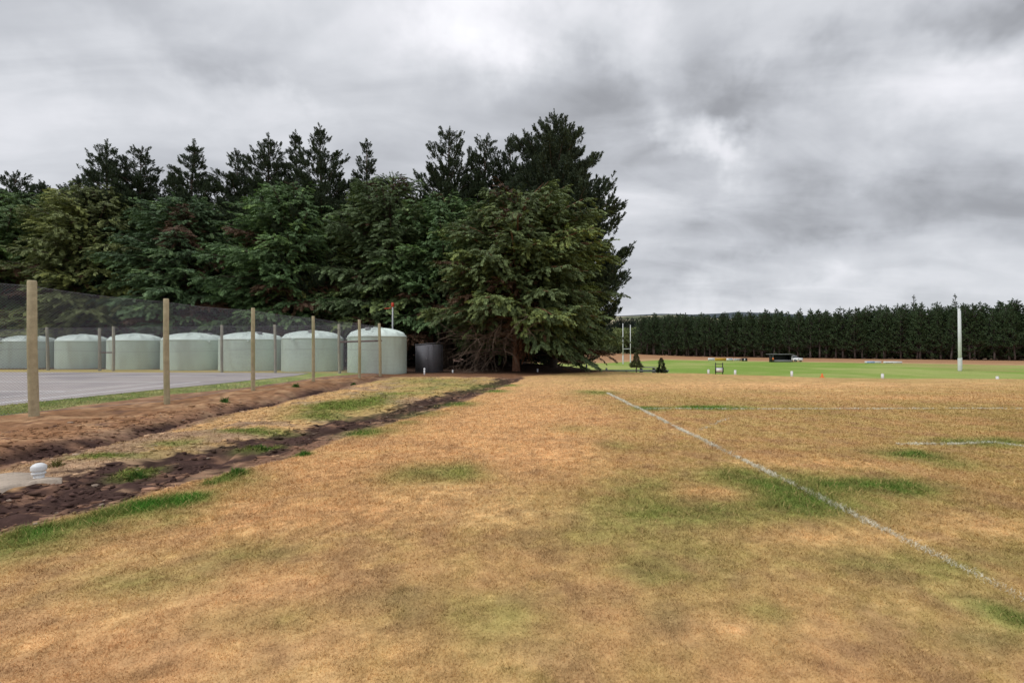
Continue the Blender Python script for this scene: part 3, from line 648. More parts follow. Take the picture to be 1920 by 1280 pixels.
def instance(tmpl, O, FW, UP, S, idx, c0, c1):
    """merge template copies; O origins, FW forward, UP up hint, S scale, c0 / c1 base and tip colours (N,3)"""
    Vs = []; Cs = []; x = nz(FW); y = nz(np.cross(UP, x)); z = np.cross(x, y)
    for k, (V, T) in enumerate(tmpl):
        q = idx == k
        if not q.any(): continue
        f = V.reshape(-1, 3); M = (f[None, :, 0:1] * x[q][:, None] + f[None, :, 1:2] * y[q][:, None] + f[None, :, 2:3] * z[q][:, None]) * S[q][:, None, None] + O[q][:, None]
        t = T.reshape(1, -1, 1); Vs.append(M.reshape(-1, 3)); Cs.append((c0[q][:, None] * (1 - t) + c1[q][:, None] * t).reshape(-1, 3))
    V = np.concatenate(Vs); return V, np.arange(len(V)).reshape(-1, 4), np.concatenate(Cs)
def prof(u, pts): return np.interp(u, [p[0] for p in pts], [p[1] for p in pts])
CYP = [(0, .8), (.12, .95), (.3, 1.0), (.55, 1.0), (.72, .86), (.86, .60), (.95, .3), (1, .12)]
def cypress(seed, Ht, Rad, dark, light, nb=105, base=.04, pr=CYP, brown=.08, bend=None, dens=1.0, bare=None):
    """spreading conifer with shelving, drooping branches. returns crown (V,F,C) and a MB of trunk with limbs"""
    g = np.random.default_rng(seed); O = []; D = []; S = []; U = []; HU = []; BR = []
    tr = MB(); zz = np.linspace(0, 1, 12)
    tx = .25 * np.sin(zz * 3 + seed) * zz; ty = .2 * np.cos(zz * 2.3 + seed) * zz
    tr.tube(np.stack([tx, ty, zz * Ht * .97 - .2], 1), np.interp(zz, [0, .05, 1], [.36, .27, .03]) * Ht / 13, 10)
    for i in range(nb):
        u = base + (1 - base) * ((i + g.random()) / nb) ** .92; az = i * 2.39996 + g.uniform(-.35, .35)
        L = Rad * prof(u, pr) * g.uniform(.74, 1.12)
        if bare and bare[0] < (math.degrees(az) % 360) < bare[1] and u < bare[2]: continue
        if bend: L *= 1 + bend[1] * math.cos(az - bend[0])
        z0 = u * Ht * .96; e = lerp(.05, .75, u ** 1.3) + g.uniform(-.12, .15); dr = g.uniform(.22, .42) * (1 - .45 * u)
        ca, sa = math.cos(az), math.sin(az); cx = np.interp(u, zz, tx); cyy = np.interp(u, zz, ty)
        def pt(t): return np.array([cx + ca * L * t * math.cos(e), cyy + sa * L * t * math.cos(e), z0 + L * (math.sin(e) * t * 1.2 - dr * t * t)])
        tt = np.linspace(0, 1, 6); tr.tube([pt(t) for t in tt], np.linspace(.075, .012, 6) * (.5 + L / 6), 4, False)
        ns = max(4, int(L / .21 * dens)); hue = g.normal(0, 1); isbr = g.random() < brown * (1.6 if u < .45 else .4)
        for k in range(ns):
            t = .22 + .78 * (k + g.random() * .6) / ns; p = pt(min(t, 1)); sd = 1 if k % 2 else -1
            sl = (L * .34 * (1.12 - t) + .45) * g.uniform(.7, 1.2); yaw = az + sd * g.uniform(.5, 1.05); el = -.10 + .25 * (u - .3) + g.uniform(-.2, .2)
            if k >= ns - 2: yaw = az + sd * .3
            d = np.array([math.cos(yaw) * math.cos(el), math.sin(yaw) * math.cos(el), math.sin(el)]); nf = max(2, int(sl / .33))
            for f in range(nf):
                q = (f + g.random() * .7) / nf; pp = p + d * sl * q + np.array([0, 0, -.24 * (sl * q) ** 2])
                dd = d + np.array([math.cos(az), math.sin(az), 0]) * .35 + g.normal(0, .28, 3) + np.array([0, 0, -.42 * q + .10])
                O.append(pp); D.append(dd); S.append(g.uniform(.55, 1.0) * (.78 + .22 * (1 - u))); U.append(g.normal(0, .22, 3) + [0, 0, 1]); HU.append(hue + g.normal(0, .5)); BR.append(isbr or (g.random() < brown * .35 and t < .5))
    for k in range(16):    # leader
        O.append([tx[-1] + g.normal(0, .12), ty[-1] + g.normal(0, .12), Ht * .93 + g.random() * Ht * .05]); D.append([g.normal(0, .7), g.normal(0, .7), 1]); S.append(g.uniform(.4, .8)); U.append([1, 0, .3]); HU.append(0); BR.append(False)
    O, D, S, U, HU, BR = map(np.array, (O, D, S, U, HU, BR)); n = len(O)
    k = O[:, 2] > .12; O, D, S, U, HU, BR = O[k], D[k], S[k], U[k], HU[k], BR[k]; n = len(O)
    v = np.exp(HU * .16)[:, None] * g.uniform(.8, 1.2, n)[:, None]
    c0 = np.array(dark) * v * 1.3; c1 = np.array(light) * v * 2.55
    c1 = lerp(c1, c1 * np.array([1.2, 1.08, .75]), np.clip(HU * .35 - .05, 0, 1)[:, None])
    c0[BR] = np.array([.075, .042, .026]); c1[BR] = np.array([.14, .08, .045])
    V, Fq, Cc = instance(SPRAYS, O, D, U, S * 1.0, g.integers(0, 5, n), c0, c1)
    return (V, Fq, Cc), tr
def pine(seed, Ht, Rad, dark=(.024, .038, .024), light=(.078, .108, .058), lo=False, base=.12, step=.62, power=.85, sparse=0., pts=None, nper=5, bs=1.08):
    """radiata pine: whorls of upswept limbs ending in bottle-brush shoots"""
    g = np.random.default_rng(seed); O = []; D = []; S = []; tr = MB(); zz = np.linspace(0, 1, 9)
    tx = .2 * np.sin(zz * 4 + seed) * zz; ty = .2 * np.cos(zz * 3 + seed) * zz
    tr.tube(np.stack([tx, ty, zz * Ht * .985 - .2], 1), np.interp(zz, [0, 1], [.30, .02]) * Ht / 18, 6 if lo else 9)
    z = Ht * base; sc = .88 * bs if lo else .64 * bs; k0 = 0
    while z < Ht * .965:
        u = z / Ht; nb = nper if u < .85 else 4
        rad = Rad * (prof(u, pts) if pts else (1 - u) ** power) + .14
        for b in range(nb):
            if g.random() < sparse: continue
            az = k0 * 1.1 + b * 6.283 / nb + g.uniform(-.35, .35); L = rad * g.uniform(.5, 1.18); e = lerp(.02, .38, u ** 1.3) + g.uniform(-.12, .15); up = g.uniform(.22, .42) * (1 - .3 * u)
            ca, sa = math.cos(az), math.sin(az); zb = z + g.uniform(-.25, .25); cx = np.interp(u, zz, tx); cyy = np.interp(u, zz, ty)
            def pt(t): return np.array([cx + ca * L * t * math.cos(e), cyy + sa * L * t * math.cos(e), zb + L * (math.sin(e) * t + up * t ** 2.2)])
            def tg(t): return np.array([ca * math.cos(e), sa * math.cos(e), math.sin(e) + up * 2.2 * t ** 1.2])
            tr.tube([pt(t) for t in (0, .35, .7, 1)], np.array([.06, .04, .025, .012]) * (.5 + L / 4) * (1.2 if lo else 1), 3 if lo else 4, False)
            ns = max(2, int(L / (.85 if lo else .30)))
            for k in range(ns):
                t = .3 + .7 * (k + g.random() * .7) / ns; p = pt(t); T = tg(t); r_ = L * .3 * (1.1 - t) + .15
                for w in range(1 if lo else 4):
                    o = g.normal(0, 1, 3) * r_ * .55; o[2] = abs(o[2]) * .5
                    O.append(p + o); D.append(T * .7 + nz(o) * .35 + np.array([0, 0, .65]) + g.normal(0, .15, 3)); S.append(sc * g.uniform(.75, 1.25) * (1 - .58 * max(0, u - .7) / .3))
            for q in np.linspace(.8, 1.04, 1 if lo else 6): O.append(pt(q) + g.normal(0, .02 if lo else .11, 3)); D.append(tg(1) + np.array([0, 0, .5])); S.append(sc * 1.1 * (1 - .58 * max(0, u - .7) / .3))
        z += step * g.uniform(.8, 1.25) * (1.5 if lo else 1); k0 += 1
    for k in range(3 if lo else 9):
        q = k / (2 if lo else 8); O.append([tx[-1] + g.normal(0, .05), ty[-1] + g.normal(0, .05), Ht * .93 + q * Ht * .055]); D.append([g.normal(0, .3), g.normal(0, .3), 1]); S.append(sc * (1.05 - .35 * q))
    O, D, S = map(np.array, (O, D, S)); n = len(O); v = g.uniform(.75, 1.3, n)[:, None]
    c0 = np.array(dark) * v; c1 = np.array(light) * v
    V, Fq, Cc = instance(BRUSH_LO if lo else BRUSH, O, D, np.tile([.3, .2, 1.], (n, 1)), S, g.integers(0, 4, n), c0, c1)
    return (V, Fq, Cc), tr
def put(name, crown, tr, x, y, label, cat='tree', group=None, rz=0, sc=1., bark='bark'):
    t = empty(name, (x, y, h1(x, y)), label, cat, group, rz); t.scale = (sc, sc, sc)
    tr.build('trunk', bark, t, True); mk('crown', crown[0], crown[1], 'leaf', t, crown[2])
    return t
def dup(src, x, y, rz, sc, label, group=None):
    t = copy_tree(src); t.location = (x, y, h1(x, y)); t.rotation_euler = (0, 0, rz); t.scale = sc if isinstance(sc, tuple) else (sc, sc, sc); t['label'] = label
    if group: t['group'] = group
    return t
# ------------------------------------------------------------------ shelter belt, front row of spreading cypresses
GF = 'spreading cypress trees behind the tanks'
def hfor(ytop, Y): return PZ(ytop, Y) - .1
FR = [  # px, ytop, half width px, Y, seed, dark, light, label
    (5, 352, 120, 43, 1, (.030, .052, .022), (.085, .135, .05), 'leftmost dark green cypress cut by the left edge of the view'),
    (185, 350, 112, 42.5, 2, (.038, .050, .022), (.115, .135, .052), 'olive yellow cypress between the first and second near fence posts'),
    (352, 364, 104, 42, 3, (.028, .050, .027), (.082, .130, .064), 'blue green cypress above the second near fence post'),
    (545, 345, 122, 41.5, 4, (.026, .050, .022), (.084, .136, .056), 'broad fresh green cypress above the two middle water tanks'),
    (728, 325, 112, 40.5, 5, (.030, .048, .024), (.092, .128, .058), 'tall green cypress rising behind the rightmost tank and red capped pole')]
for (px, yt, hw, Y, sd, dk, lt, lab) in FR:
    Ht = hfor(yt, Y); Rd = hw / F * Y * 1.12
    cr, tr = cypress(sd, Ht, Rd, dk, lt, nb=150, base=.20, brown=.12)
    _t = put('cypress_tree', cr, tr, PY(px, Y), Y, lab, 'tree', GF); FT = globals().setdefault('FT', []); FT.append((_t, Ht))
for k, (px, yt, Y, lab) in enumerate([(95, 362, 46, 'cypress set back between the leftmost and the olive cypress'), (268, 372, 45.5, 'cypress set back between the olive and the blue green cypress'), (446, 376, 45.5, 'cypress set back between the blue green and the broad fresh green cypress'),
        (640, 366, 44.5, 'cypress set back right of the broad fresh green cypress'), (832, 366, 40, 'cypress between the tall one behind the pole and the large end cypress')]):
    src, hh = FT[(0, 2, 4, 1, 3)[k]]; sc = hfor(yt, Y) / hh
    dup(src, PY(px, Y), Y, 1.7 + k, (sc, sc, sc), lab, GF)
# the big end tree with the reddish trunk
Y = 33.; cr, tr = cypress(11, hfor(368, Y), 6.3, (.028, .041, .019), (.088, .116, .046), nb=190, base=.20, brown=.10, bare=(150, 285, .33), bend=(R(20), .10), pr=[(0, .8), (.2, .92), (.35, 1), (.6, .97), (.78, .8), (.9, .55), (1, .2)])
end = put('cypress_tree', cr, tr, PY(968, Y), Y, 'largest green cypress at the right end of the belt, with bare dead lower limbs', 'tree', GF, bark='redbark')
# low sweeping foliage on its right side
g = np.random.default_rng(5); O = []; D = []; S = []
for i in range(26):
    az = R(g.uniform(-75, 30)); L = g.uniform(3.5, 5.6); z0 = g.uniform(1.6, 4.6); dr = g.uniform(.35, .6)
    for k in range(56):
        t = .3 + .7 * g.random(); p = np.array([math.cos(az) * L * t, math.sin(az) * L * t, z0 + .25 * L * t - dr * L * t * t]); sd = g.choice([-1, 1]); yaw = az + sd * g.uniform(.2, .9)
        p = p + np.array([math.cos(yaw), math.sin(yaw), -.3]) * g.random() * (1.3 - t); O.append(p); D.append([math.cos(yaw), math.sin(yaw), -.45 + g.normal(0, .2)]); S.append(g.uniform(.45, .75))
O, D, S = map(np.array, (O, D, S)); k = O[:, 2] > .3; O, D, S = O[k], D[k], S[k]; n = len(O); v = g.uniform(.7, 1.3, n)[:, None]
V, Fq, Cc = instance(SPRAYS, O, D, np.tile([0, 0, 1.], (n, 1)) + g.normal(0, .25, (n, 3)), S, g.integers(0, 5, n), np.array([.05, .07, .03]) * v, np.array([.18, .25, .105]) * v)
mk('skirt', V, Fq, 'leaf', end, Cc)
# dead limbs and hanging brown twigs at its base
def dead_limbs(seed, n, az0, az1, L0, L1, z0, z1, droop, rad=.045, sub=7):
    g = np.random.default_rng(seed); m = MB()
    def walk(p, d, L, r, lv):
        k = 7; pts = [p]; d = nz(d)
        for i in range(k):
            d = nz(d + g.normal(0, .16, 3) + np.array([0, 0, -droop * (.5 + i / k)])); pts.append(pts[-1] + d * L / k)
            if pts[-1][2] < .05: pts[-1][2] = .05 + g.random() * .1; d[2] = abs(d[2]) * .2
        pts = np.array(pts); m.tube(pts, np.linspace(r, r * .25, k + 1), 4, False)
        if lv:
            for i in range(sub if lv == 2 else 4):
                j = g.integers(2, k + 1); dd = nz(pts[j] - pts[j - 1]) + g.normal(0, .55, 3); walk(pts[j].copy(), dd, L * g.uniform(.25, .5), r * .45, lv - 1)
    for i in range(n):
        a = R(g.uniform(az0, az1)); walk(np.array([0, 0, g.uniform(z0, z1)]), np.array([math.cos(a), math.sin(a), g.uniform(.0, .45)]), g.uniform(L0, L1), rad * g.uniform(.6, 1.2), 2)
    return m
dead_limbs(3, 24, 165, 290, 2.6, 5.2, .6, 3.6, .10).build('dead_branches', 'deadwood', end)
# reddish broken top with hanging brown foliage beside the trunk
g = np.random.default_rng(8); O = []; D = []; S = []
for i in range(150):
    q = g.random(); O.append([g.normal(.15, .35) + .5 * q, -.9 + g.normal(0, .4), 3.9 - 2.6 * q + g.normal(0, .2)]); D.append([g.normal(0, .3), g.normal(0, .3), -1]); S.append(g.uniform(.35, .7))
O, D, S = map(np.array, (O, D, S)); n = len(O); v = g.uniform(.7, 1.3, n)[:, None]
V, Fq, Cc = instance(SPRAYS, O, D, g.normal(0, 1, (n, 3)), S, g.integers(0, 5, n), np.array([.10, .05, .03]) * v, np.array([.20, .105, .06]) * v)
mk('dead_foliage', V, Fq, 'leaf', end, Cc)
# ------------------------------------------------------------------ back row of pines with pointed tops
GP = 'dark pointed pines behind the cypresses'
BK = [  # px, ytop, Y, radius m, power, sparse, seed, label
    (28, 322, 46, 5.0, .6, .0, 31, 'low rounded pine top at the left edge behind the leftmost cypress'),
    (202, 258, 44, 4.6, .9, .05, 32, 'pointed pine left of the pair above the olive cypress'),
    (264, 270, 45, 4.4, .6, .1, 33, 'broader pine right of the pair above the olive cypress'),
    (358, 254, 44, 4.2, 1.1, .1, 34, 'slim pine with a thin leader above the second near post'),
    (438, 277, 45, 4.0, .75, .1, 35, 'short pine left of the three close pine tops'),
    (497, 243, 45, 4.6, .85, .0, 36, 'dense dark pine in the middle of the three close tops'),
    (553, 239, 46, 3.8, 1.15, .3, 37, 'thin sparse pine top right of the dense dark pine'),
    (602, 228, 43, 5.2, 1.0, .1, 38, 'tallest slim pine left of the wide sky gap'),
    (690, 255, 44, 3.6, 1.2, .2, 39, 'lone narrow pine right of the wide sky gap'),
    (842, 231, 42, 3.9, .5, .1, 40, 'broad blunt pine rising left of the paired tops'),
    (908, 249, 43, 4.0, .5, .15, 41, 'rounded pine touching the slim pointed pine'),
    (953, 246, 43, 3.4, 1.0, .1, 42, 'slim pointed pine left of the tallest dark pine'),
    (80, 338, 45, 4.5, .8, .05, 43, 'small pine top second from the left edge'),
    (148, 326, 46, 4.6, .9, .15, 44, 'faint low pine left of the pointed pair')]
for (px, yt, Y, rd, pw, spz, sd, lab) in BK:
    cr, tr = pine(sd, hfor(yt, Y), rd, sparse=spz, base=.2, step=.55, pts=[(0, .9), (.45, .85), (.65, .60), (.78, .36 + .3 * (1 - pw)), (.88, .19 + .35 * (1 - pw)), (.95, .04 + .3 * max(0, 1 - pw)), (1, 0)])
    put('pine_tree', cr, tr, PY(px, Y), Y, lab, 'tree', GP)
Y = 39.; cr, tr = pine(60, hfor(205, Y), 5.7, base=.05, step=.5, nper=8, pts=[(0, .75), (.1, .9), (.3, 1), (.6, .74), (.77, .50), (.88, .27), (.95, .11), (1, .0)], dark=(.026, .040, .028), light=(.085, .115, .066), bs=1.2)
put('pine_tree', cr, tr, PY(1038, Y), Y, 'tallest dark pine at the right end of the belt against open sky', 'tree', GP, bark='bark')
# lower dark growth filling the belt behind
for i, (px, yt, Y, rd) in enumerate([(-60, 420, 47, 6), (110, 400, 49, 6), (300, 400, 50, 6), (440, 400, 50, 6), (620, 400, 49, 6), (760, 380, 47, 5.5), (880, 400, 46, 5.5), (965, 420, 45, 5.5), (1040, 430, 47, 5), (-20, 430, 58, 7), (200, 430, 59, 7), (370, 430, 60, 7), (530, 430, 59, 7), (700, 430, 57, 7), (830, 430, 56, 7), (930, 440, 55, 6)]):
    if i == 0:
        cr, tr = pine(77, hfor(400, 49), 6, base=.015, step=.42, nper=6, power=.5, pts=[(0, .9), (.5, 1), (.85, .6), (1, .1)]); fil = put('pine_tree', cr, tr, PY(px, Y), Y, 'bushy shaded pine deep behind the leftmost cypress', 'tree', GP)
    else: dup(fil, PY(px, Y), Y, i * 1.3, hfor(yt, Y) / hfor(400, 49), (['', 'bushy shaded pine deep behind the olive cypress', 'bushy shaded pine deep behind the blue green cypress', 'bushy shaded pine behind the gap left of the fresh green cypress', 'bushy shaded pine deep behind the fresh green cypress', 'bushy shaded pine deep behind the red capped pole', 'bushy shaded pine deep behind the dark shed', 'bushy shaded pine deep behind the reddish trunk', 'bushy shaded pine inside the foot of the tallest dark pine'] + ['shaded pine in the hidden rearmost row of the belt'] * 7)[i], GP)
# ------------------------------------------------------------------ plantation across the field
def row(t): return 53 + 76 * t, 190 - 72 * t
var = []
for s in range(8):
    cr, tr = pine(100 + s, 15.5, 3.8, dark=(.024, .042, .020), light=(.085, .135, .055), lo=True, base=(.16, .22, .12, .26)[s] if s < 4 else .02, step=.45, power=(.55, .8, .65, .9)[s % 4], nper=7, bs=1.3)
    g = np.random.default_rng(s)
    for q in range(16):
        a = g.uniform(0, 6.28); z = g.uniform(1.2, 5); L = g.uniform(.6, 1.8); tr.tube([(0, 0, z), (math.cos(a) * L, math.sin(a) * L, z + g.uniform(-.3, .3))], [.05, .02], 3, False)
    var.append((cr, tr))
GPL = 'pines in the plantation beyond the green field'
proto = {}; g = np.random.default_rng(9); ir = 0
dx, dy = 76 / 104.7, -72 / 104.7
labs = ['front row plantation pine with bare trunk,', 'second row plantation pine,', 'third row plantation pine,', 'rearmost row plantation pine,']
for r_ in range(4):
    nn = 52
    for i in range(nn):
        s = -1.5 + i * 122 / nn + g.uniform(-1.5, 1.5); x = 53 + dx * s + (-dy) * r_ * 2.7 + g.uniform(-.4, .4); y = 190 + dy * s + dx * r_ * 2.7 + g.uniform(-.4, .4)
        px_ = 960 + F * x / y; lb = labs[r_] + next(z for q, z in ((1320, ' left of the small boards'), (1400, ' behind the small boards'), (1500, ' behind shelter and car'), (1615, ' left of the long boards'), (1700, ' behind the long boards'), (1800, ' left of the tall goal'), (9999, ' right of the tall goal')) if px_ < q)
        v = int(g.integers(0, 4)) if r_ < 1 else int(g.integers(4, 8)); sc = g.uniform(.87, 1.07) * (1 + .02 * r_) * (1.0 - .075 * i / nn); lean = g.normal(0, .035)
        if v not in proto: t = proto[v] = put('plantation_pine', *var[v], x, y, lb, 'tree', GPL, bark='palebark' if v < 4 else 'bark')
        else: t = dup(proto[v], x, y, 0, 1, lb, GPL)
        t.rotation_euler = (lean, lean, g.uniform(0, 6.28)); t.scale = (sc * 1.1, sc * 1.1, sc); t['label'] = lb
# a few taller thin tops standing above the rest
cr, tr = pine(140, 19, 1.7, dark=(.022, .038, .02), light=(.06, .09, .04), lo=True, base=.35, power=.8, sparse=.15); tall = None
for (px, yt, lab) in ((1715, 553, 'tall thin pine tip left of the pair poking above the plantation'), (1731, 566, 'second tall thin pine tip right beside the tallest left one'), (1767, 571, 'tall faint pine tip between the thin pair and the white goal'), (1793, 551, 'tallest pine tip, just left of the tall white goal posts'), (1815, 572, 'short pine tip just right of the tall white goal posts'), (1694, 570, 'stubby pine tip left of the tall thin pair'), (1905, 562, 'rounded pine crown standing above the plantation at the right edge'), (1501, 577, 'single small pine tip above the plantation right of the parked car')):
    k = (px - 960) / F; t_ = (190 * k - 53) / (76 + 72 * k); x, y = row(t_); x += 5 * k; y += 5; x = k * y; hh = (PZ(yt, y) - h1(x, y)) / 19
    if tall is None: tall = t = put('plantation_pine', cr, tr, x, y, lab, 'tree', 'tall tips above the plantation', bark='greybark')
    else: t = dup(tall, x, y, px * .7, 1, lab, 'tall tips above the plantation')
    t.scale = (.9, .9, hh) if px != 1905 else (1.9, 1.9, hh)
# ------------------------------------------------------------------ distant trees at the left end of the field
def broadleaf(seed, Ht, Rd, dark, light, n=260):
    g = np.random.default_rng(seed); tr = MB(); tr.tube([(0, 0, -.2), (.1, 0, Ht * .3), (.2, .1, Ht * .6)], [.3, .22, .1], 7)
    for i in range(7):
        a = i * .9; tr.tube([(0, 0, Ht * .25), (math.cos(a) * Rd * .5, math.sin(a) * Rd * .5, Ht * .6)], [.12, .04], 4, False)
    d = nz(g.normal(size=(n, 3))); rr = g.random(n) ** .33; O = d * rr[:, None] * np.array([Rd, Rd, Ht * .46]); O[:, 2] += Ht * .54
    lob = fbm(np.arctan2(d[:, 1], d[:, 0]) * 2, d[:, 2] * 3, 1, seed, 2); O[:, :2] *= (.75 + .5 * lob)[:, None]
    v = g.uniform(.7, 1.3, n)[:, None]
    V, Fq, Cc = instance(CLUMP, O, nz(g.normal(size=(n, 3))), np.tile([0, 0, 1.], (n, 1)), g.uniform(1.4, 2.6, n), g.integers(0, 4, n), np.array(dark) * v, np.array(light) * v)
    return (V, Fq, Cc), tr
GW = 'pale green willows at the left end of the field'
w0 = None
for i, (px, yt, Y, rd, lab) in enumerate([(1152, 616, 196, 5.5, 'pale green willow left of the far goal posts'), (1174, 615, 200, 5.5, 'pale green willow behind the far goal posts'), (1196, 615, 203, 5.5, 'pale green willow right of the far goal posts beside the pines'), (1128, 618, 198, 5.5, 'pale green willow half hidden by the big dark pine'), (1108, 622, 200, 5, 'pale green willow glimpsed through the lowest dark pine limbs')]):
    hh = PZ(yt, Y) - h1(PY(px, Y), Y)
    if w0 is None: cr, tr = broadleaf(3, hh, rd, (.10, .13, .04), (.20, .24, .09)); h0 = hh; w0 = put('willow_tree', cr, tr, PY(px, Y), Y, lab, 'tree', GW)
    else: dup(w0, PY(px, Y), Y, i * 1.4, (1, 1, hh / h0), lab, GW)
b0 = None
for i, (px, Y, w, h_, lab) in enumerate([(1124, 194, 3, 3.4, 'low dull green bush at the left foot of the willows'), (1142, 193, 3, 3.0, 'low dull green bush in front of the left willow'), (1160, 195, 3, 2.6, 'low dull green bush behind the left far upright'), (1186, 197, 3, 3.2, 'low dull green bush behind the right far upright'), (1207, 192, 3, 3, 'low bush at the foot of the first plantation pine')]):
    if b0 is None: cr, tr = broadleaf(6, 3.2, 3.6, (.05, .07, .03), (.11, .14, .06), 90); b0 = put('bush', cr, tr, PY(px, Y), Y, lab, 'bush', 'low bushes at the foot of the willows')
    else: dup(b0, PY(px, Y), Y, i, h_ / 3.2, lab, 'low bushes at the foot of the willows')
GD = 'far dark trees on the skyline'
f0 = None
for i, (px, yt, Y) in enumerate([(1143, 603, 262), (1154, 597, 265), (1163, 594, 262), (1170, 598, 268), (1177, 596, 262), (1186, 596, 265), (1194, 597, 262), (1201, 603, 268), (1210, 597, 262), (1217, 593, 265), (1226, 592, 268), (1236, 594, 262), (1247, 592, 270), (1259, 593, 265), (1271, 591, 268), (1284, 592, 262), (1297, 591, 270), (1310, 592, 265), (1131, 602, 262), (1118, 604, 266)]):
    hh = PZ(yt, Y) - h1(PY(px, Y), Y)
    if f0 is None: cr, tr = pine(150, 19, 4.2, lo=True, base=.04, step=.3, nper=8, bs=1.7, power=.6, dark=(.022, .034, .026), light=(.05, .072, .045)); f0 = t = put('far_pine', cr, tr, PY(px, Y), Y, 'x', 'tree', GD, bark='greybark')
    else: t = dup(f0, PY(px, Y), Y, i * 1.1, 1, 'x', GD)
    t.scale = (1, 1, hh / 19)
    t['label'] = 'far dark conifer on the skyline above the pale willows' if px < 1206 else 'far dark conifer showing over the left end of the plantation'
def ridge(name, pts, D, depth, c0, c1, zb=-3, amp=1.):
    px = np.linspace(pts[0][0], pts[-1][0], 260); yt = np.interp(px, [p[0] for p in pts], [p[1] for p in pts])
    nr = 26; V = []; Cc = []
    for k in range(nr):
        u = k / (nr - 1); Y = D - depth * (1 - u); x = (px - 960) / F * Y; top = PZ(yt, D) + 0 * x
        z = zb + (top - zb) * (u ** 1.3) + amp * (fbm(x, x * 0 + Y, .012, 71, 4) - .5) * 8 * u * (1.2 - u)
        V.append(np.stack([x, x * 0 + Y, z], 1)); n = fbm(x, x * 0 + Y, .02, 72, 5, .6)[:, None]
        bush = sst(fbm(x, x * 0 + Y, .012, 73, 4, .6), .50, .60)[:, None]; Cc.append(lerp(np.array(c0), np.array(c1), bush) * (.8 + .4 * n))
    V.append(np.stack([(px - 960) / F * (D + depth), px * 0 + D + depth, px * 0 + zb], 1)); Cc.append(Cc[-1]); nr += 1
    n = 260; i = np.arange(nr - 1)[:, None] * n + np.arange(n - 1)[None]
    tag(mk(name, np.concatenate(V), np.stack([i, i + 1, i + n + 1, i + n], -1).reshape(-1, 4), 'hill', col=np.concatenate(Cc), smooth=True), kind='structure')
ridge('hills', [(-900, 596), (600, 600), (1000, 600), (1120, 597), (1160, 592.5), (1205, 592), (1260, 590), (1330, 595.5), (1400, 600), (1700, 603), (2700, 600)], 800, 380, (.40, .35, .24), (.10, .115, .07))
ridge('mountain', [(-900, 592), (700, 595), (1140, 592), (1200, 589.5), (1240, 588), (1300, 589), (1345, 587), (1385, 585), (1420, 585.5), (1470, 588), (1560, 594), (1800, 598), (2700, 596)], 2600, 900, (.09, .105, .12), (.07, .085, .10), amp=4)  # bluish distance haze is mixed into the bush colours of this ridge
# ------------------------------------------------------------------ rugby goals
def goal(px0, Y0, px1, Y1, hgt, label, rad, bar=3.0, pad=1.4):
    x0, x1 = PY(px0, Y0), PY(px1, Y1); t = empty('rugby_goal', (x0, Y0, h1(x0, Y0)), label, 'goal', 'white rugby goals on the green field'); o = np.array(t.location)
    for (x, y) in ((x0, Y0), (x1, Y1)):
        z = h1(x, y) - o[2]; MB().tube([(x - o[0], y - o[1], z - .2), (x - o[0], y - o[1], z + hgt)], [rad, rad * .8], 12).build('upright', 'goal', t, True)
        m = MB(); m.lathe([(rad * pad, z + .05), (rad * (pad + .05), z + .1), (rad * (pad + .05), z + 1.7), (rad * 1.05, z + 1.78)], 14, (x - o[0], y - o[1], 0)); m.build('padding', 'goal', t, True)
    MB().tube([(0, 0, bar), (x1 - o[0], Y1 - o[1], bar)], rad * .75, 10).build('crossbar', 'goal', t, True)
goal(1168, 92, 1182, 97.3, 8.0, 'far pair of thin white rugby uprights in front of the pale willows', .09)
x0 = 64.; goal(1799, 64, 1800.2, 68.2, 8.55, 'tall white rugby goal seen edge on as one post near the right edge', .18, pad=1.15)
# ------------------------------------------------------------------ boards, shelter and car on the far side
def board(px0, px1, Yb, pyt, pyb, label, mm='white', stripe=None):
    xa, xb = PY(px0, Yb), PY(px1, Yb); cx = (xa + xb) / 2; zg = h1(cx, Yb); zt = PZ(pyt, Yb) - zg; zb_ = max(.05, PZ(pyb, Yb) - zg)
    t = empty('advertising_board', (cx, Yb, zg), label, 'board', 'advertising boards along the far side of the field'); w = xb - xa
    MB().box((0, 0, (zt + zb_) / 2), (w, .05, zt - zb_)).build('panel', mm, t)
    for s in (-1, 1): MB().box((s * w * .42, .06, zt * .5 - .1), (.08, .06, zt + .15)).build('leg', 'grey', t)
    if stripe:
        for (f0, f1, q0, q1, sm) in stripe:
            MB().box((lerp(-w / 2, w / 2, (f0 + f1) / 2), -.033, zb_ + (zt - zb_) * (q0 + q1) / 2), (w * (f1 - f0), .012, (zt - zb_) * (q1 - q0))).build('print', sm, t)
board(1327.5, 1339.5, 116, 671, 676, 'small white board left of the yellow board', 'white', [(.1, .9, .4, .6, 'grey')])
board(1340.5, 1361, 116.5, 671.3, 675.8, 'orange yellow board between two white boards', 'yellow')
board(1362, 1374, 115.5, 671.5, 676.5, 'white board with a blue heading right of the yellow board', 'white', [(.3, .85, .68, .95, 'blue')])
board(1375.5, 1389, 115, 672, 676.5, 'white board with grey bands at the right of the four boards', 'white', [(.05, .95, .5, .85, 'grey')])
board(1621, 1652, 97, 677, 681.3, 'long board with a blue left half in front of the plantation', 'white', [(.12, .6, .1, .9, 'blue')])
board(1656, 1691, 96, 677.3, 682, 'long plain white board right of the blue one', 'white', [(.1, .5, .25, .5, 'grey')])
Y = 114.5; x = PY(1395.5, Y); t = empty('equipment_box', (x, Y, h1(x, Y)), 'small black box with a white stripe beside the last white board', 'box')
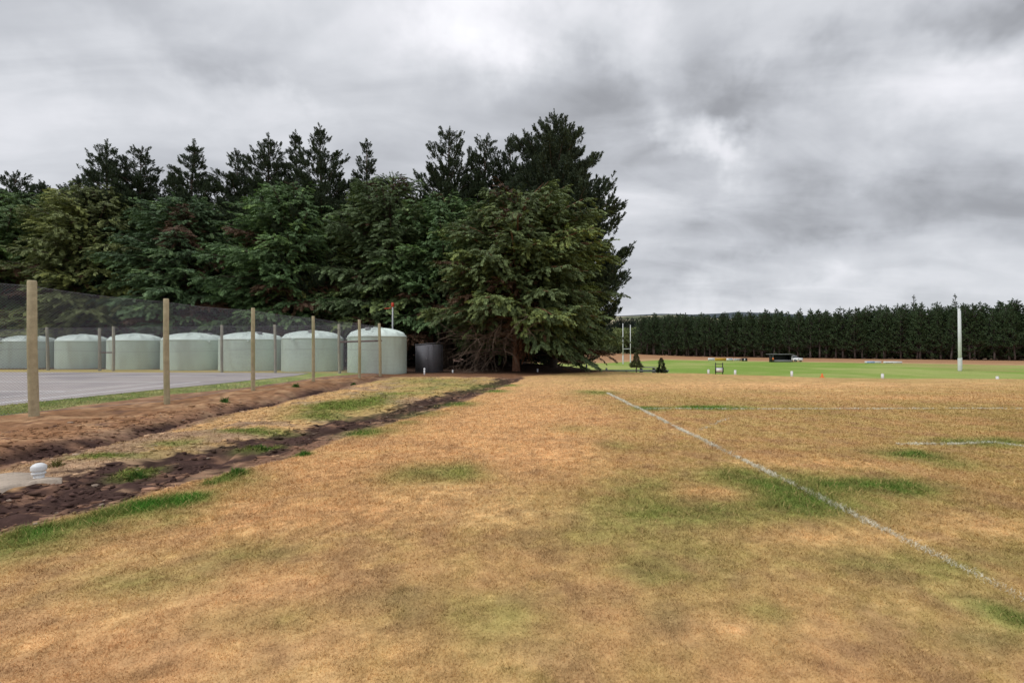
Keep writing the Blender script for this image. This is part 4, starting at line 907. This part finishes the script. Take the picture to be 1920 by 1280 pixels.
MB().box((0, 0, .36), (1.1, .7, .72)).build('body', 'dark', t); MB().box((-.1, -.36, .36), (.22, .02, .6)).build('stripe', 'white', t); MB().box((0, 0, .75), (1.18, .78, .05)).build('lid', 'dark', t)
Y = 106.; x = PY(1464, Y); t = empty('team_shelter', (x, Y, h1(x, Y)), 'dark open fronted team shelter with a flat roof beside the white car', 'shelter')
MB().box((0, .9, .85), (4.3, .1, 1.7)).build('back_wall', 'dark', t)
for s in (-1, 1): MB().box((s * 2.12, .2, .85), (.08, 1.3, 1.7)).build('side_wall', 'dark', t)
MB().box((-.2, .1, 1.78), (5.1, 2.2, .1)).build('roof', 'grey', t)
MB().box((.1, -.55, .28), (4.0, .08, .5)).build('front_panel', 'grey', t); MB().box((0, .5, .45), (3.8, .4, .08)).build('bench_seat', 'grey', t)
for s in (-1, 1): MB().box((s * 2.2, -.75, .87), (.08, .08, 1.74)).build('post', 'grey', t)
MB().box((-2.25, -.85, .75), (.3, .1, .5)).build('sign', 'orange', t)
# white hatchback parked end on
Y = 110.; x = PY(1487.5, Y); t = empty('parked_car', (x, Y, h1(x, Y)), 'small white hatchback parked beside the dark team shelter', 'car', rz=R(18))
def loft(rows):
    m = MB(); k = len(rows[0]); V = np.array(rows).reshape(-1, 3); n = len(rows); i = np.arange(n - 1)[:, None] * k; j = np.arange(k)[None]; j2 = (j + 1) % k
    return m.add(V, [np.stack([i + j, i + k + j, i + k + j2, i + j2], -1).reshape(-1, 4), np.arange(k)[None], (np.arange(k)[::-1] + (n - 1) * k)[None]])
def ring(y, w, zb, zt): return [(-w * .94, y, zb), (w * .94, y, zb), (w, y, zb + (zt - zb) * .35), (w * .97, y, zt - .06), (w * .86, y, zt), (-w * .86, y, zt), (-w * .97, y, zt - .06), (-w, y, zb + (zt - zb) * .35)]
loft([ring(-1.9, .72, .35, .78), ring(-1.8, .82, .28, .86), ring(-1.0, .85, .24, .9), ring(.4, .85, .24, .95), ring(1.7, .84, .28, .93), ring(1.85, .76, .36, .84)]).build('body', 'white', t, False)
cab = loft([[(-.78, -.9, .88), (.78, -.9, .88), (.62, -.25, 1.38), (-.62, -.25, 1.38)], [(-.8, 1.7, .9), (.8, 1.7, .9), (.64, 1.25, 1.42), (-.64, 1.25, 1.42)]]); cab.build('window', 'glass', t)
MB().box((0, .5, 1.425), (1.2, 1.5, .05)).build('roof', 'white', t)
for sx in (-1, 1):
    for yy in (-1.2, 1.2):
        w = MB().tube([(sx * .66, yy, .31), (sx * .86, yy, .31)], .31, 18).build('wheel', 'tyre', t, True); MB().tube([(sx * .865, yy, .31), (sx * .875, yy, .31)], .18, 14).build('rim', 'grey', w, True)
    MB().box((sx * .62, -1.87, .66), (.26, .08, .13)).build('headlight', 'glass', t)
# ------------------------------------------------------------------ rim of the bank
Y = 29.2; x = PY(1348, Y); t = empty('notice_board', (x, Y, h1(x, Y)), 'low white notice panel in a dark frame on the rim of the bank', 'notice board')
dz = max(0, PZ(699, Y) - h1(x, Y))
for s in (-1, 1): MB().box((s * .22, 0, .29 + dz / 2), (.04, .04, .70 + dz)).build('post', 'dark', t)
MB().box((0, -.035, .19 + dz), (.52, .03, .32)).build('frame', 'dark', t); MB().box((-.01, -.058, .19 + dz), (.38, .012, .24)).build('panel', 'white', t)
m = MB(); m.box((0, 0, .55 + dz), (.40, .03, .03)); m.build('rail', 'dark', t)
# low rail and picnic bench behind the rim
xs = np.linspace(5.6, 11.6, 5); t = empty('low_rail', (5.6, 35.3, h1(5.6, 35.3)), 'low grey timber rail behind the rim beside the two small conifers', 'rail'); o = np.array(t.location)
for xx in xs: MB().box((xx - o[0], 0, h1(xx, 35.3) - o[2] + .16), (.12, .12, .5)).build('post', 'grey', t)
zr = PZ(694.5, 35.3); MB().box(((xs[0] + xs[-1]) / 2 - o[0], -.08, zr - o[2]), (6.3, .05, .12)).build('plank', 'grey', t)
Y = 37.; x = PY(1214, Y); zg = h1(x, Y); t = empty('picnic_table', (x, Y, zg), 'grey picnic table behind the small pine sapling', 'table'); zt = PZ(688.5, Y) - zg
MB().box((0, 0, zt), (1.3, .7, .05)).build('table_top', 'grey', t)
for s in (-1, 1): MB().box((0, s * .65, zt - .3), (1.3, .25, .045)).build('bench_seat', 'grey', t); MB().box((s * .5, 0, zt / 2 - .05), (.08, 1.3, zt - .02), 0, .5).build('leg', 'grey', t)
# sapling pine and dark conical shrub
cr, tr = pine(201, 1.5, .52, dark=(.05, .07, .03), light=(.13, .16, .07), base=.2, step=.16, nper=5, power=.7)
def mini(seed, Ht, Rd, dark, light, n, pw, low, label, name, x, Y, up=.4):
    g = np.random.default_rng(seed); u = low + (1 - low) * g.random(n) ** 1.25; a = g.uniform(0, 6.28, n); r = Rd * (1 - u) ** pw * g.uniform(.4, 1.1, n) * (.45 + 1.0 * vn(a * 1.3, u * 7, seed)) + .02
    O = np.stack([np.cos(a) * r * .8, np.sin(a) * r * .8, u * Ht * .93], 1); D = np.stack([np.cos(a), np.sin(a), np.full(n, up)], 1)
    v = g.uniform(.7, 1.3, n)[:, None]; V, Fq, Cc = instance(BRUSH, O, D, np.tile([.1, .1, 1.], (n, 1)), Rd * g.uniform(.22, .4, n) * (1.1 - .5 * u), g.integers(0, 4, n), np.array(dark) * v, np.array(light) * v)
    t = empty(name, (x, Y, h1(x, Y)), label, 'shrub' if name == 'conifer_shrub' else 'tree'); MB().tube([(0, 0, -.1), (0, 0, Ht * .9)], [Rd * .10, Rd * .02], 8).build('trunk', 'greybark', t); mk('crown', V, Fq, 'leaf', t, Cc)
Y = 31.6; mini(5, PZ(660, Y) - h1(PY(1193, Y), Y), .52, (.07, .085, .035), (.20, .22, .10), 900, .8, .26, 'small olive pine sapling on the rim in front of the picnic table', 'pine_sapling', PY(1193, Y), Y, .15)
Y = 31.; mini(6, PZ(669, Y) - h1(PY(1240, Y), Y), .36, (.014, .022, .012), (.035, .05, .025), 1100, .75, .0, 'dark conical shrub on the rim right of the pine sapling', 'conifer_shrub', PY(1240, Y), Y, .7)
